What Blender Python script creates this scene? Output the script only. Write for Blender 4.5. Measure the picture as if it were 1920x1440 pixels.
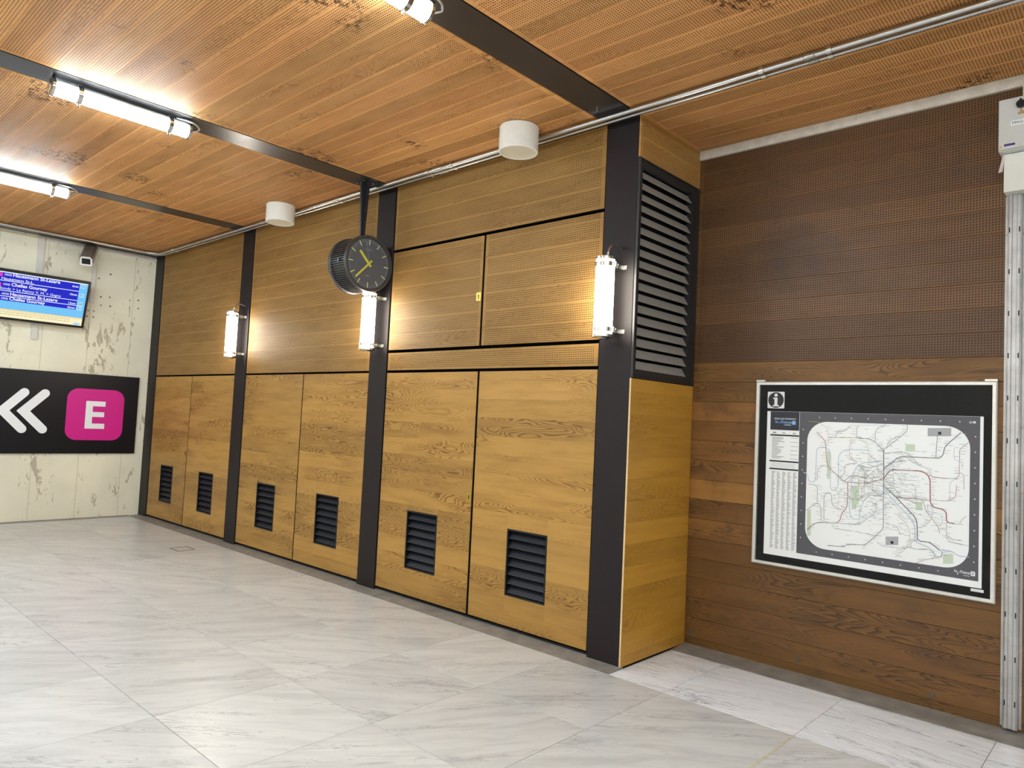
import bpy, bmesh, math, random
from mathutils import Vector, Matrix, Euler
from math import pi, sin, cos, radians as rad

# ------------------------------------------------------------------ scene, camera, light
for o in list(bpy.data.objects):
    bpy.data.objects.remove(o, do_unlink=True)
scene = bpy.context.scene
COL = scene.collection
random.seed(11)

H = 3.634            # ceiling height
D = 0.828            # depth of the niche wall behind the column plane (y = 0)
XL = -8.012          # concrete wall
YF = -6.9            # wall behind the viewer
XR = 6.6             # far end of the hall behind the viewer's right

cam_d = bpy.data.cameras.new('camera')
cam_d.sensor_width = 36.0
cam_d.lens = 1342.617 / 1920 * 36.0
cam_d.clip_start = 0.05
cam = bpy.data.objects.new('camera', cam_d)
COL.objects.link(cam)
cam.location = (2.5970507, -3.9655162, 1.55)
cam.rotation_euler = (1.62336097, -0.04752582, 0.7400962)
scene.camera = cam

world = bpy.data.worlds.new('world')
scene.world = world
world.use_nodes = True
world.node_tree.nodes['Background'].inputs[0].default_value = (0.9, 0.95, 1.0, 1)
world.node_tree.nodes['Background'].inputs[1].default_value = 0.02

scene.view_settings.view_transform = 'Standard'
scene.view_settings.look = 'None'
scene.view_settings.gamma = 1
scene.view_settings.use_curve_mapping = False
scene.view_settings.exposure = 2.65

CEIL_LAMP = 13.5     # radiance of the tubes on the beams
WALL_LAMP = 8.0     # radiance of the tubes on the columns

# ------------------------------------------------------------------ materials
def lin(r, g=None, b=None):
    if g is None:
        r, g, b = r
    f = lambda c: (c / 255 / 12.92) if c / 255 <= 0.04045 else ((c / 255 + 0.055) / 1.055) ** 2.4
    return (f(r), f(g), f(b), 1.0)

class NT:
    def __init__(self, name):
        self.m = bpy.data.materials.new(name)
        self.m.use_nodes = True
        self.t = self.m.node_tree
        self.b = self.t.nodes['Principled BSDF']
        self.out = self.t.nodes['Material Output']
    def n(self, typ, **kw):
        nd = self.t.nodes.new(typ)
        for k, v in kw.items():
            setattr(nd, k, v)
        return nd
    def link(self, a, b):
        self.t.links.new(a, b)
    def setin(self, sock, v):
        if hasattr(v, 'is_output') or isinstance(v, bpy.types.NodeSocket):
            self.link(v, sock)
        else:
            sock.default_value = v
    def math(self, op, a, b=None, c=None, clamp=False):
        nd = self.n('ShaderNodeMath', operation=op, use_clamp=clamp)
        for i, v in enumerate((a, b, c)):
            if v is not None:
                self.setin(nd.inputs[i], v)
        return nd.outputs[0]
    def comb(self, x, y, z=0.0):
        nd = self.n('ShaderNodeCombineXYZ')
        for i, v in enumerate((x, y, z)):
            self.setin(nd.inputs[i], v)
        return nd.outputs[0]
    def noise(self, vec, scale=1.0, detail=2.0, rough=0.5, dist=0.0):
        nd = self.n('ShaderNodeTexNoise')
        self.link(vec, nd.inputs['Vector'])
        nd.inputs['Scale'].default_value = scale
        nd.inputs['Detail'].default_value = detail
        nd.inputs['Roughness'].default_value = rough
        nd.inputs['Distortion'].default_value = dist
        return nd.outputs['Fac']
    def ramp(self, fac, stops):
        nd = self.n('ShaderNodeValToRGB')
        self.link(fac, nd.inputs[0])
        els = nd.color_ramp.elements
        while len(els) < len(stops):
            els.new(0.5)
        for e, (p, c) in zip(els, stops):
            e.position = p
            e.color = c if len(c) == 4 else (*c, 1)
        return nd.outputs[0]
    def mix(self, fac, a, b, blend='MIX'):
        nd = self.n('ShaderNodeMix', data_type='RGBA', blend_type=blend)
        self.setin(nd.inputs[0], fac)
        self.setin(nd.inputs[6], a)
        self.setin(nd.inputs[7], b)
        return nd.outputs[2]
    def smooth(self, v, lo, hi):
        nd = self.n('ShaderNodeMapRange', interpolation_type='SMOOTHSTEP')
        self.setin(nd.inputs[0], v)
        nd.inputs[1].default_value = lo
        nd.inputs[2].default_value = hi
        return nd.outputs[0]
    def bump(self, h, strength=0.2, dist=0.002):
        nd = self.n('ShaderNodeBump')
        nd.inputs['Strength'].default_value = strength
        nd.inputs['Distance'].default_value = dist
        self.link(h, nd.inputs['Height'])
        self.link(nd.outputs[0], self.b.inputs['Normal'])

def plain(name, rgb, rough=0.5, metal=0.0, spec=None, noise=0.0, nscale=20.0):
    t = NT(name)
    t.b.inputs['Base Color'].default_value = lin(rgb)
    t.b.inputs['Roughness'].default_value = rough
    t.b.inputs['Metallic'].default_value = metal
    if spec is not None:
        t.b.inputs['Specular IOR Level'].default_value = spec
    if noise:
        tc = t.n('ShaderNodeTexCoord')
        n = t.noise(tc.outputs['Object'], nscale, 5, 0.6)
        c = lin(rgb)
        lo = tuple(v * (1 - noise) for v in c[:3]) + (1,)
        hi = tuple(min(1, v * (1 + noise)) for v in c[:3]) + (1,)
        t.link(t.ramp(n, [(0.3, lo), (0.7, hi)]), t.b.inputs['Base Color'])
        r = t.math('MULTIPLY_ADD', n, 0.14, rough - 0.07, clamp=True)
        t.link(r, t.b.inputs['Roughness'])
    return t.m

def emit(name, rgb, strength):
    t = NT(name)
    e = t.n('ShaderNodeEmission')
    e.inputs[0].default_value = rgb if len(rgb) == 4 else (*rgb, 1)
    e.inputs[1].default_value = strength
    t.link(e.outputs[0], t.out.inputs[0])
    return t.m

def glass(name, refl=0.06, rough=0.03, tint=(1, 1, 1, 1), k=0.9):
    t = NT(name)
    tr = t.n('ShaderNodeBsdfTransparent')
    tr.inputs[0].default_value = tint
    gl = t.n('ShaderNodeBsdfGlossy')
    gl.inputs['Roughness'].default_value = rough
    lw = t.n('ShaderNodeFresnel')
    lw.inputs[0].default_value = 1.45
    mx = t.n('ShaderNodeMixShader')
    f = t.math('MULTIPLY_ADD', lw.outputs[0], k, refl - 0.04, clamp=True)
    t.link(f, mx.inputs[0])
    t.link(tr.outputs[0], mx.inputs[1])
    t.link(gl.outputs[0], mx.inputs[2])
    t.link(mx.outputs[0], t.out.inputs[0])
    return t.m

PITCH = 0.0156       # spacing of the drilled holes

def wood(name, light, dark, perforated=False, rough=0.4, grain=0.55, tint=0.25, stain=0.0, hole_shade=(20, 13, 8), red=None, margin=0.03, freq=1.0, wear=0.0, spec=0.4):
    t = NT(name)
    uv = t.n('ShaderNodeUVMap', uv_map='uv')
    sp = t.n('ShaderNodeSeparateXYZ')
    t.link(uv.outputs[0], sp.inputs[0])
    u, v = sp.outputs[0], sp.outputs[1]
    at = t.n('ShaderNodeAttribute', attribute_type='OBJECT', attribute_name='tone')
    tone = at.outputs['Fac']
    su = t.math('MULTIPLY', tone, 61.3)
    sv = t.math('MULTIPLY', tone, 27.9)
    # cathedral figure: contour lines of a stretched, smooth field
    vec = t.comb(t.math('MULTIPLY_ADD', u, 1.5 * freq, su), t.math('MULTIPLY_ADD', v, 9.0 * freq, sv), sv)
    f = t.noise(vec, 1.0, 1.6, 0.45, 0.35)
    ring = t.math('FRACT', t.math('MULTIPLY', f, 27.0))
    ring = t.smooth(ring, 0.35, 1.0)
    amount = t.smooth(t.noise(t.comb(t.math('MULTIPLY_ADD', u, 0.9, sv), t.math('MULTIPLY_ADD', v, 4.0, su)), 1.0, 1.0), 0.42, 0.62)
    fib = t.noise(t.comb(t.math('MULTIPLY_ADD', u, 5.0, su), t.math('MULTIPLY_ADD', v, 260.0, sv)), 1.0, 3.0, 0.6)
    cloud = t.noise(t.comb(t.math('MULTIPLY_ADD', u, 2.2, sv), t.math('MULTIPLY_ADD', v, 14.0, su)), 1.0, 3.0, 0.55)
    g = t.math('MULTIPLY', t.math('MULTIPLY', ring, amount), grain)
    g = t.math('MULTIPLY_ADD', t.math('SUBTRACT', fib, 0.5), 0.75, g)
    g = t.math('ADD', g, t.math('MULTIPLY', t.math('SUBTRACT', cloud, 0.42), 1.1), clamp=True)
    col = t.mix(g, lin(light), lin(dark))
    if red:
        k = t.math('FRACT', t.math('MULTIPLY', tone, 13.7))
        col = t.mix(t.math('MULTIPLY', k, 0.6), col, t.mix(g, lin(red), lin(dark)))
    # board to board tone
    hsv = t.n('ShaderNodeHueSaturation')
    t.link(col, hsv.inputs['Color'])
    t.link(t.math('MULTIPLY_ADD', tone, tint * 2, 1 - tint), hsv.inputs['Value'])
    hsv.inputs['Saturation'].default_value = 1.0
    col = hsv.outputs[0]
    pos = t.n('ShaderNodeNewGeometry').outputs['Position']
    if wear:
        w = t.noise(pos, 2.3, 6, 0.65, 0.3)
        col = t.mix(t.math('MULTIPLY', t.smooth(w, 0.5, 0.75), wear), col, lin(70, 52, 42))
    if stain:
        s = t.noise(pos, 1.7, 2, 0.5)
        s2 = t.noise(pos, 34.0, 4, 0.7)
        sm = t.math('MULTIPLY', t.smooth(s, 0.60, 0.68), t.smooth(s2, 0.50, 0.58))
        col = t.mix(t.math('MULTIPLY', sm, stain), col, lin(34, 22, 16))
    h = t.math('MULTIPLY_ADD', fib, 0.4, t.math('MULTIPLY', t.math('MULTIPLY', ring, amount), 0.35))
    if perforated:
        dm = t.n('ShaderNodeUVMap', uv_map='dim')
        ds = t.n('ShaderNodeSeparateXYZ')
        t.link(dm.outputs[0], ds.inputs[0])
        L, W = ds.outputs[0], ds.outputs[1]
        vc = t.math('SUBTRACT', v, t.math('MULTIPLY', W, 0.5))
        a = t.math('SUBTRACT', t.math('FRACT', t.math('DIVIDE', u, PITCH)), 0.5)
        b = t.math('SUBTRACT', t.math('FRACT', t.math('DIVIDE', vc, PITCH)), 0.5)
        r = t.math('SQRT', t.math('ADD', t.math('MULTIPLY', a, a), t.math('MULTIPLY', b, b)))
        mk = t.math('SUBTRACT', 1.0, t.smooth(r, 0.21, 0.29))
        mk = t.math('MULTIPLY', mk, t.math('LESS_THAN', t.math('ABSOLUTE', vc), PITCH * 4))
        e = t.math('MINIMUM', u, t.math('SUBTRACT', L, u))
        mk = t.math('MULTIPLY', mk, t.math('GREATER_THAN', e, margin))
        col = t.mix(mk, col, lin(hole_shade))  # shade inside the drilled holes, painted into the board colour
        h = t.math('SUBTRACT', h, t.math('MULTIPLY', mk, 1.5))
    t.link(col, t.b.inputs['Base Color'])
    t.link(t.math('MULTIPLY_ADD', cloud, 0.25, rough - 0.12), t.b.inputs['Roughness'])
    t.b.inputs['Specular IOR Level'].default_value = spec
    t.bump(h, 0.25, 0.0012)
    return t.m

def marble(name, base, fog, vein, fogamt=0.6, veinamt=0.5, rough=0.2, stretch=(1.0, 3.0), rot=0.6):
    t = NT(name)
    tc = t.n('ShaderNodeTexCoord')
    at = t.n('ShaderNodeAttribute', attribute_type='OBJECT', attribute_name='tone')
    tone = at.outputs['Fac']
    mp = t.n('ShaderNodeMapping', vector_type='TEXTURE')
    t.link(tc.outputs['Object'], mp.inputs['Vector'])
    t.link(t.comb(t.math('MULTIPLY', tone, 37.1), t.math('MULTIPLY', tone, 91.7), tone), mp.inputs['Location'])
    t.link(t.comb(0.0, 0.0, t.math('MULTIPLY_ADD', t.math('FRACT', t.math('MULTIPLY', tone, 7.3)), 0.7, rot)), mp.inputs['Rotation'])
    mp.inputs['Scale'].default_value = (1 / stretch[0], 1 / stretch[1], 1)
    p = mp.outputs[0]
    fo = t.noise(p, 2.2, 5, 0.6, 0.6)
    fine = t.noise(p, 7.0, 6, 0.65, 0.5)
    vn = t.noise(p, 3.1, 6, 0.6, 1.4)
    ve = t.math('SUBTRACT', 1.0, t.smooth(t.math('ABSOLUTE', t.math('SUBTRACT', vn, 0.5)), 0.0, 0.035))
    mod = t.smooth(t.noise(p, 1.3, 2), 0.45, 0.65)
    col = t.mix(t.math('MULTIPLY', t.smooth(fo, 0.35, 0.75), fogamt), lin(base), lin(fog))
    col = t.mix(t.math('MULTIPLY', t.smooth(fine, 0.5, 0.8), 0.30), col, lin(fog))
    col = t.mix(t.math('MULTIPLY', t.math('MULTIPLY', ve, mod), veinamt), col, lin(vein))
    hsv = t.n('ShaderNodeHueSaturation')
    t.link(col, hsv.inputs['Color'])
    t.link(t.math('MULTIPLY_ADD', tone, 0.13, 0.92), hsv.inputs['Value'])
    t.link(hsv.outputs[0], t.b.inputs['Base Color'])
    t.link(t.math('MULTIPLY_ADD', fine, 0.16, rough - 0.06), t.b.inputs['Roughness'])
    t.b.inputs['Specular IOR Level'].default_value = 0.45
    return t.m

def concrete(name, paint, bare, grey, chips=1.0):
    t = NT(name)
    pos = t.n('ShaderNodeNewGeometry').outputs['Position']
    mp = t.n('ShaderNodeMapping')
    t.link(pos, mp.inputs['Vector'])
    mp.inputs['Scale'].default_value = (1, 1.0, 0.35)
    vert = mp.outputs[0]
    big = t.noise(vert, 2.6, 7, 0.68, 0.4)
    med = t.noise(vert, 11.0, 6, 0.7, 0.6)
    fine = t.noise(pos, 60.0, 4, 0.7)
    clo = t.noise(pos, 1.1, 4, 0.6)
    col = t.mix(t.smooth(clo, 0.3, 0.7), lin(paint), lin(grey))
    sc = t.n('ShaderNodeSeparateXYZ')
    t.link(pos, sc.inputs[0])
    # formwork seams: thin vertical lines
    seam = t.math('ABSOLUTE', t.math('SUBTRACT', t.math('FRACT', t.math('MULTIPLY_ADD', sc.outputs[1], 1.9, t.math('MULTIPLY', clo, 0.03))), 0.5))
    seam = t.math('SUBTRACT', 1.0, t.smooth(seam, 0.0, 0.012))
    near = t.math('SUBTRACT', 1.0, t.smooth(t.math('ABSOLUTE', t.math('SUBTRACT', t.math('FRACT', t.math('MULTIPLY', sc.outputs[1], 1.9)), 0.5)), 0.0, 0.22))
    chipn = t.math('ADD', t.math('MULTIPLY', big, 0.50), t.math('MULTIPLY', med, 0.54))
    chipn = t.math('MULTIPLY_ADD', near, 0.035, chipn)
    chip = t.smooth(chipn, 0.604, 0.615)
    col = t.mix(t.math('MULTIPLY', chip, chips), col, lin(bare))
    col = t.mix(t.math('MULTIPLY', seam, 0.45 * chips), col, lin(120, 108, 88))
    speck = t.smooth(fine, 0.68, 0.74)
    col = t.mix(t.math('MULTIPLY', speck, 0.35), col, lin(110, 100, 84))
    t.link(col, t.b.inputs['Base Color'])
    t.b.inputs['Roughness'].default_value = 0.7
    t.bump(t.math('SUBTRACT', fine, t.math('MULTIPLY', chip, 1.5)), 0.3, 0.003)
    return t.m

def brushed(name, rgb, rough=0.3, metal=1.0, amp=0.25, scale=(1, 1, 1)):
    t = NT(name)
    tc = t.n('ShaderNodeTexCoord')
    mp = t.n('ShaderNodeMapping')
    mp.inputs['Scale'].default_value = scale
    t.link(tc.outputs['Object'], mp.inputs['Vector'])
    n = t.noise(mp.outputs[0], 6.0, 6, 0.65)
    c = lin(rgb)
    t.link(t.ramp(n, [(0.3, tuple(x * (1 - amp) for x in c[:3])), (0.7, tuple(min(1, x * (1 + amp)) for x in c[:3]))]), t.b.inputs['Base Color'])
    t.b.inputs['Metallic'].default_value = metal
    t.link(t.math('MULTIPLY_ADD', n, 0.3, rough - 0.15, clamp=True), t.b.inputs['Roughness'])
    return t.m

M = {}
M['door'] = wood('oak_door', (178, 136, 68), (124, 84, 32), rough=0.45, grain=1.0, tint=0.13)
M['bay_perf'] = wood('oak_perforated', (160, 123, 69), (120, 87, 43), True, rough=0.5, spec=0.18, grain=0.5, tint=0.07, hole_shade=(50, 34, 18))
M['side'] = wood('oak_side_panel', (194, 144, 56), (154, 104, 34), rough=0.38, grain=0.6, tint=0.10)
M['side_perf'] = wood('oak_side_perforated', (186, 142, 78), (148, 104, 52), True, rough=0.42, grain=0.6, tint=0.08, hole_shade=(84, 54, 24))
M['niche'] = wood('stained_oak', (144, 103, 52), (76, 52, 29), rough=0.42, grain=0.8, tint=0.44, red=(126, 84, 46), wear=0.7)
M['niche_perf'] = wood('stained_oak_perforated', (110, 78, 47), (78, 54, 32), True, rough=0.40, grain=0.4, tint=0.2, red=(102, 70, 45), hole_shade=(20, 13, 8), wear=0.5)
M['ceil'] = wood('ceiling_oak', (216, 162, 102), (160, 110, 60), True, rough=0.6, grain=0.5, tint=0.16, red=(204, 142, 92), hole_shade=(30, 17, 9), spec=0.12, stain=0.85, margin=0.035)
M['edge'] = plain('raw_wood_edge', (222, 190, 140), 0.6, noise=0.1)
M['steel'] = plain('dark_steel_paint', (32, 25, 26), 0.55, 0.0, 0.3, noise=0.12, nscale=7)
M['beam'] = plain('dark_beam_paint', (58, 53, 52), 0.30, 0.25, 0.5, noise=0.12, nscale=6)
M['gap'] = plain('gap_black', (14, 13, 13), 0.7)
M['vent'] = plain('vent_black', (36, 39, 46), 0.42, 0.2)
M['vent_frame'] = plain('vent_frame_black', (16, 16, 18), 0.45, 0.2)
M['louvre'] = plain('louvre_grey', (168, 164, 156), 0.5, 0.15, noise=0.12)
M['louvre_frame'] = plain('louvre_frame', (48, 46, 46), 0.42, 0.2, noise=0.1)
M['brass'] = plain('brass', (196, 164, 84), 0.3, 0.9)
M['keyhole'] = plain('keyhole', (18, 14, 8), 0.6)
M['tile'] = marble('floor_marble', (216, 216, 213), (180, 181, 180), (134, 135, 136), 0.65, 0.55, 0.28, (0.9, 5.0), 0.42)
M['tile_white'] = marble('white_marble', (250, 252, 255), (216, 220, 226), (120, 124, 132), 0.5, 0.85, 0.24, (0.8, 6.5), -0.25)
M['grout'] = plain('grout', (84, 78, 70), 0.8)
M['brass_strip'] = plain('joint_filler', (206, 198, 172), 0.6, noise=0.15)
M['kerb'] = plain('kerb_cement', (140, 135, 128), 0.45, noise=0.25, nscale=9)
M['concrete'] = concrete('painted_concrete', (242, 235, 210), (184, 173, 150), (226, 219, 197))
M['wall_plain'] = plain('far_wall_paint', (226, 224, 218), 0.7, noise=0.06, nscale=2)
M['white_trim'] = plain('white_trim', (214, 208, 200), 0.5, noise=0.08, nscale=8)
M['stone_trim'] = plain('pale_trim', (206, 198, 186), 0.6, noise=0.14, nscale=14)
M['galv'] = brushed('galvanised_steel', (196, 196, 194), 0.30, amp=0.03, scale=(0.2, 0.2, 0.2))
M['galv_dull'] = brushed('galvanised_channel', (186, 186, 186), 0.42, 0.85)
M['chrome'] = brushed('chrome', (220, 220, 218), 0.15, amp=0.08)
M['zinc'] = brushed('zinc_clip', (200, 198, 190), 0.3, amp=0.1)
M['tube_ceiling'] = emit('ceiling_tube_light', (0.80, 0.965, 1.08, 1), CEIL_LAMP)
M['tube_wall'] = emit('wall_tube_light', (1.0, 0.93, 0.80, 1), WALL_LAMP)
M['clear'] = glass('clear_glass', 0.05)
M['pane'] = glass('panel_glass', 0.04, 0.02, k=0.3)
M['white_plastic'] = plain('white_plastic', (226, 224, 216), 0.45, noise=0.04)
M['diffuser'] = plain('opal_plastic', (214, 208, 190), 0.4, noise=0.05)
M['black_plastic'] = plain('black_plastic', (22, 22, 24), 0.4)
M['clock_case'] = plain('clock_case', (74, 72, 72), 0.4, 0.3)
M['clock_face'] = plain('clock_face', (88, 90, 96), 0.5)
M['clock_lume'] = plain('clock_lume', (206, 204, 70), 0.5)
M['clock_mark'] = plain('clock_mark', (214, 220, 150), 0.5)
M['clock_grey'] = plain('clock_grey', (150, 154, 158), 0.5)
M['bracket_black'] = plain('bracket_black', (34, 34, 38), 0.45, 0.1)
M['sign_black'] = plain('sign_black', (12, 10, 18), 0.35, 0.0, 0.3)
M['sign_white'] = plain('sign_white', (238, 238, 240), 0.45)
M['sign_pink'] = plain('sign_pink', (210, 6, 136), 0.45)
M['bezel'] = plain('screen_bezel', (20, 20, 22), 0.35)
M['cctv_grey'] = plain('camera_housing', (138, 126, 116), 0.4, 0.2)
M['cctv_white'] = plain('camera_rim', (232, 230, 224), 0.4)
M['lens'] = plain('camera_window', (12, 16, 20), 0.08)
M['panel_black'] = plain('panel_black', (9, 9, 9), 0.5, 0.0, 0.1)
M['alu'] = brushed('aluminium_frame', (226, 224, 218), 0.35, 0.6, 0.08)
M['paper'] = plain('poster_paper', (250, 252, 252), 0.6)
M['map_grey'] = plain('poster_grey', (88, 87, 94), 0.6)
M['map_dark'] = plain('poster_dark', (34, 38, 52), 0.6)
M['ink'] = plain('ink', (24, 24, 26), 0.6)
M['ink_grey'] = plain('ink_grey', (152, 156, 156), 0.6)
M['ink_pale'] = plain('ink_pale', (192, 196, 196), 0.6)
M['box_grey'] = plain('electrical_box_paint', (202, 202, 198), 0.4, noise=0.03)
M['box_light'] = plain('cover_box_paint', (222, 222, 212), 0.35, noise=0.03)
M['label_purple'] = plain('label_purple', (70, 58, 120), 0.5)
M['warn_yellow'] = plain('warning_yellow', (226, 160, 50), 0.5)
M['tag'] = plain('paper_tag', (208, 188, 186), 0.6)
M['hatch'] = plain('hatch_frame', (96, 88, 78), 0.5, noise=0.2)
MAPCOL = {'red': (164, 72, 84), 'plum': (150, 96, 120), 'slate': (98, 92, 112), 'grey': (124, 128, 138), 'blue': (198, 216, 230), 'lilac': (190, 180, 216),
          'brown': (124, 92, 82), 'gold': (208, 188, 112), 'olive': (168, 164, 120)}
for k, c in MAPCOL.items():
    M['map_' + k if k != 'grey' else 'map_greyline'] = plain('map_ink_' + k, c, 0.6)
M['map_green'] = plain('map_ink_green', (208, 222, 200), 0.6)
M['map_box'] = plain('map_ink_box', (176, 178, 182), 0.6)

# ------------------------------------------------------------------ mesh helpers
def link(o, parent=None):
    COL.objects.link(o)
    if parent:
        o.parent = parent
    return o

def mesh(name, verts, faces, mat=None, smooth=False):
    me = bpy.data.meshes.new(name)
    me.from_pydata([tuple(v) for v in verts], [], faces)
    me.update()
    if mat:
        me.materials.append(M[mat])
    if smooth:
        me.polygons.foreach_set('use_smooth', [True] * len(me.polygons))
    return me

def obj(name, me, parent=None, loc=(0, 0, 0), rot=(0, 0, 0), kind=None):
    o = bpy.data.objects.new(name, me)
    o.location = loc
    o.rotation_euler = rot
    link(o, parent)
    if kind:
        o['kind'] = kind
    return o

def empty(name, loc=(0, 0, 0), rot=(0, 0, 0), parent=None):
    o = bpy.data.objects.new(name, None)
    o.empty_display_size = 0.1
    o.location = loc
    o.rotation_euler = rot
    return link(o, parent)

def tag(o, label, cat=None, group=None, kind=None):
    o['label'] = label
    if cat:
        o['category'] = cat
    if group:
        o['group'] = group
    if kind:
        o['kind'] = kind
    return o

WALL = (rad(90), 0, 0)            # local x,y,z -> world x, z, -y : faces the hall
SIDE = (rad(90), 0, rad(90))      # local x,y,z -> world y, z, x  : faces +x
DOWN = (rad(180), 0, 0)           # local x,y,z -> world x,-y,-z  : faces the floor

def box_me(x0, x1, y0, y1, z0, z1, mat, ch=0.0):
    bm = bmesh.new()
    bmesh.ops.create_cube(bm, size=1)
    for v in bm.verts:
        v.co = Vector(((x0 + x1) / 2 + v.co.x * (x1 - x0), (y0 + y1) / 2 + v.co.y * (y1 - y0), (z0 + z1) / 2 + v.co.z * (z1 - z0)))
    if ch:
        bmesh.ops.bevel(bm, geom=bm.edges[:], offset=ch, segments=1, affect='EDGES')
    me = bpy.data.meshes.new('box')
    bm.to_mesh(me)
    bm.free()
    me.materials.append(M[mat])
    return me

def box(name, x0, x1, y0, y1, z0, z1, mat, parent=None, ch=0.0, kind=None):
    """origin at the middle of its base"""
    cx, cy = (x0 + x1) / 2, (y0 + y1) / 2
    me = box_me(x0 - cx, x1 - cx, y0 - cy, y1 - cy, 0, z1 - z0, mat, ch)
    me.name = name
    return obj(name, me, parent, (cx, cy, z0), kind=kind)

_bc = {}
def board_me(L, W, T, ch, mat):
    """board in the xy plane, front at z = 0; uv in metres"""
    key = (round(L, 4), round(W, 4), T, ch, mat)
    if key in _bc:
        return _bc[key]
    v = [(ch, ch, 0), (L - ch, ch, 0), (L - ch, W - ch, 0), (ch, W - ch, 0),
         (0, 0, -ch), (L, 0, -ch), (L, W, -ch), (0, W, -ch),
         (0, 0, -T), (L, 0, -T), (L, W, -T), (0, W, -T)]
    f = [(0, 1, 2, 3), (4, 5, 1, 0), (5, 6, 2, 1), (6, 7, 3, 2), (7, 4, 0, 3), (8, 9, 5, 4), (9, 10, 6, 5), (10, 11, 7, 6), (11, 8, 4, 7), (11, 10, 9, 8)]
    me = mesh('board', v, f, mat)
    a = me.uv_layers.new(name='uv')
    b = me.uv_layers.new(name='dim')
    for lp in me.loops:
        co = me.vertices[lp.vertex_index].co
        a.data[lp.index].uv = (co.x, co.y)
        b.data[lp.index].uv = (L, W)
    _bc[key] = me
    return me

def board(parent, x, y, L, W, mat, T=0.012, ch=0.001, rot=(0, 0, 0), z=0.0, tone=None, name='board'):
    o = obj(name, board_me(L, W, T, ch, mat), parent, (x, y, z), rot)
    o['tone'] = random.random() if tone is None else tone
    return o

def plate(name, poly, z0, z1, mat, parent=None, loc=(0, 0, 0), rot=(0, 0, 0), kind=None):
    n = len(poly)
    area = sum(poly[i][0] * poly[(i + 1) % n][1] - poly[(i + 1) % n][0] * poly[i][1] for i in range(n))
    if area < 0:
        poly = poly[::-1]
    v = [(x, y, z1) for x, y in poly] + [(x, y, z0) for x, y in poly]
    f = [tuple(range(n)), tuple(range(2 * n - 1, n - 1, -1))]
    f += [(i, n + i, n + (i + 1) % n, (i + 1) % n) for i in range(n)]
    return obj(name, mesh(name, v, f, mat), parent, loc, rot, kind)

def rect(x0, x1, y0, y1):
    return [(x0, y0), (x1, y0), (x1, y1), (x0, y1)]

def rrect(x0, x1, y0, y1, r, seg=8):
    p = []
    for cx, cy, a in ((x1 - r, y0 + r, -90), (x1 - r, y1 - r, 0), (x0 + r, y1 - r, 90), (x0 + r, y0 + r, 180)):
        for i in range(seg + 1):
            t = rad(a + 90 * i / seg)
            p.append((cx + r * cos(t), cy + r * sin(t)))
    return p

def disc(cx, cy, r, seg=32):
    return [(cx + r * cos(2 * pi * i / seg), cy + r * sin(2 * pi * i / seg)) for i in range(seg)]

def ring_me(name, o, i, z0, z1, mat, ch=0.0):
    """rectangular frame: o, i = (x0,x1,y0,y1)"""
    def q(r, z):
        return [(r[0], r[2], z), (r[1], r[2], z), (r[1], r[3], z), (r[0], r[3], z)]
    oc = (o[0] + ch, o[1] - ch, o[2] + ch, o[3] - ch)
    v = q(oc, z1) + q(i, z1) + q(o, z1 - ch) + q(o, z0) + q(i, z0)
    f = []
    for k in range(4):
        j = (k + 1) % 4
        f += [(k, j, 4 + j, 4 + k), (8 + k, 8 + j, j, k), (12 + k, 12 + j, 8 + j, 8 + k), (4 + k, 4 + j, 16 + j, 16 + k), (16 + k, 16 + j, 12 + j, 12 + k)]
    return mesh(name, v, f, mat)

def ring_frame(name, o, i, z0, z1, mat, parent=None, loc=(0, 0, 0), rot=(0, 0, 0), ch=0.0):
    return obj(name, ring_me(name, o, i, z0, z1, mat, ch), parent, loc, rot)

def lathe_me(name, prof, mat, seg=40, smooth=True, closed=False):
    """prof: (r, z) pairs turned about the z axis"""
    v, f, rows = [], [], []
    for r, z in prof:
        if r < 1e-6:
            rows.append([len(v)])
            v.append((0, 0, z))
        else:
            rows.append(list(range(len(v), len(v) + seg)))
            v += [(r * cos(2 * pi * k / seg), r * sin(2 * pi * k / seg), z) for k in range(seg)]
    pairs = list(zip(rows, rows[1:])) + ([(rows[-1], rows[0])] if closed else [])
    for a, b in pairs:
        for k in range(seg):
            j = (k + 1) % seg
            if len(a) == 1 and len(b) == 1:
                continue
            if len(a) == 1:
                f.append((a[0], b[j], b[k]))
            elif len(b) == 1:
                f.append((a[k], a[j], b[0]))
            else:
                f.append((a[k], a[j], b[j], b[k]))
    me = mesh(name, v, f, mat)
    bm = bmesh.new()
    bm.from_mesh(me)
    bmesh.ops.recalc_face_normals(bm, faces=bm.faces[:])
    bm.to_mesh(me)
    bm.free()
    if smooth:
        me.polygons.foreach_set('use_smooth', [True] * len(me.polygons))
        me.set_sharp_from_angle(angle=rad(35))
    return me

def tube_me(name, pts, r, mat, seg=12):
    pts = [Vector(p) for p in pts]
    v, f = [], []
    up = None
    for i, p in enumerate(pts):
        d = (pts[min(i + 1, len(pts) - 1)] - pts[max(i - 1, 0)]).normalized()
        if up is None:
            up = d.orthogonal().normalized()
        up = (up - d * up.dot(d)).normalized()
        s = d.cross(up)
        v += [p + r * (cos(2 * pi * k / seg) * up + sin(2 * pi * k / seg) * s) for k in range(seg)]
    for i in range(len(pts) - 1):
        for k in range(seg):
            j = (k + 1) % seg
            f.append((i * seg + k, i * seg + j, (i + 1) * seg + j, (i + 1) * seg + k))
    f.append(tuple(range(seg - 1, -1, -1)))
    f.append(tuple(range((len(pts) - 1) * seg, len(pts) * seg)))
    me = mesh(name, v, f, mat, True)
    me.set_sharp_from_angle(angle=rad(50))
    return me

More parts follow.
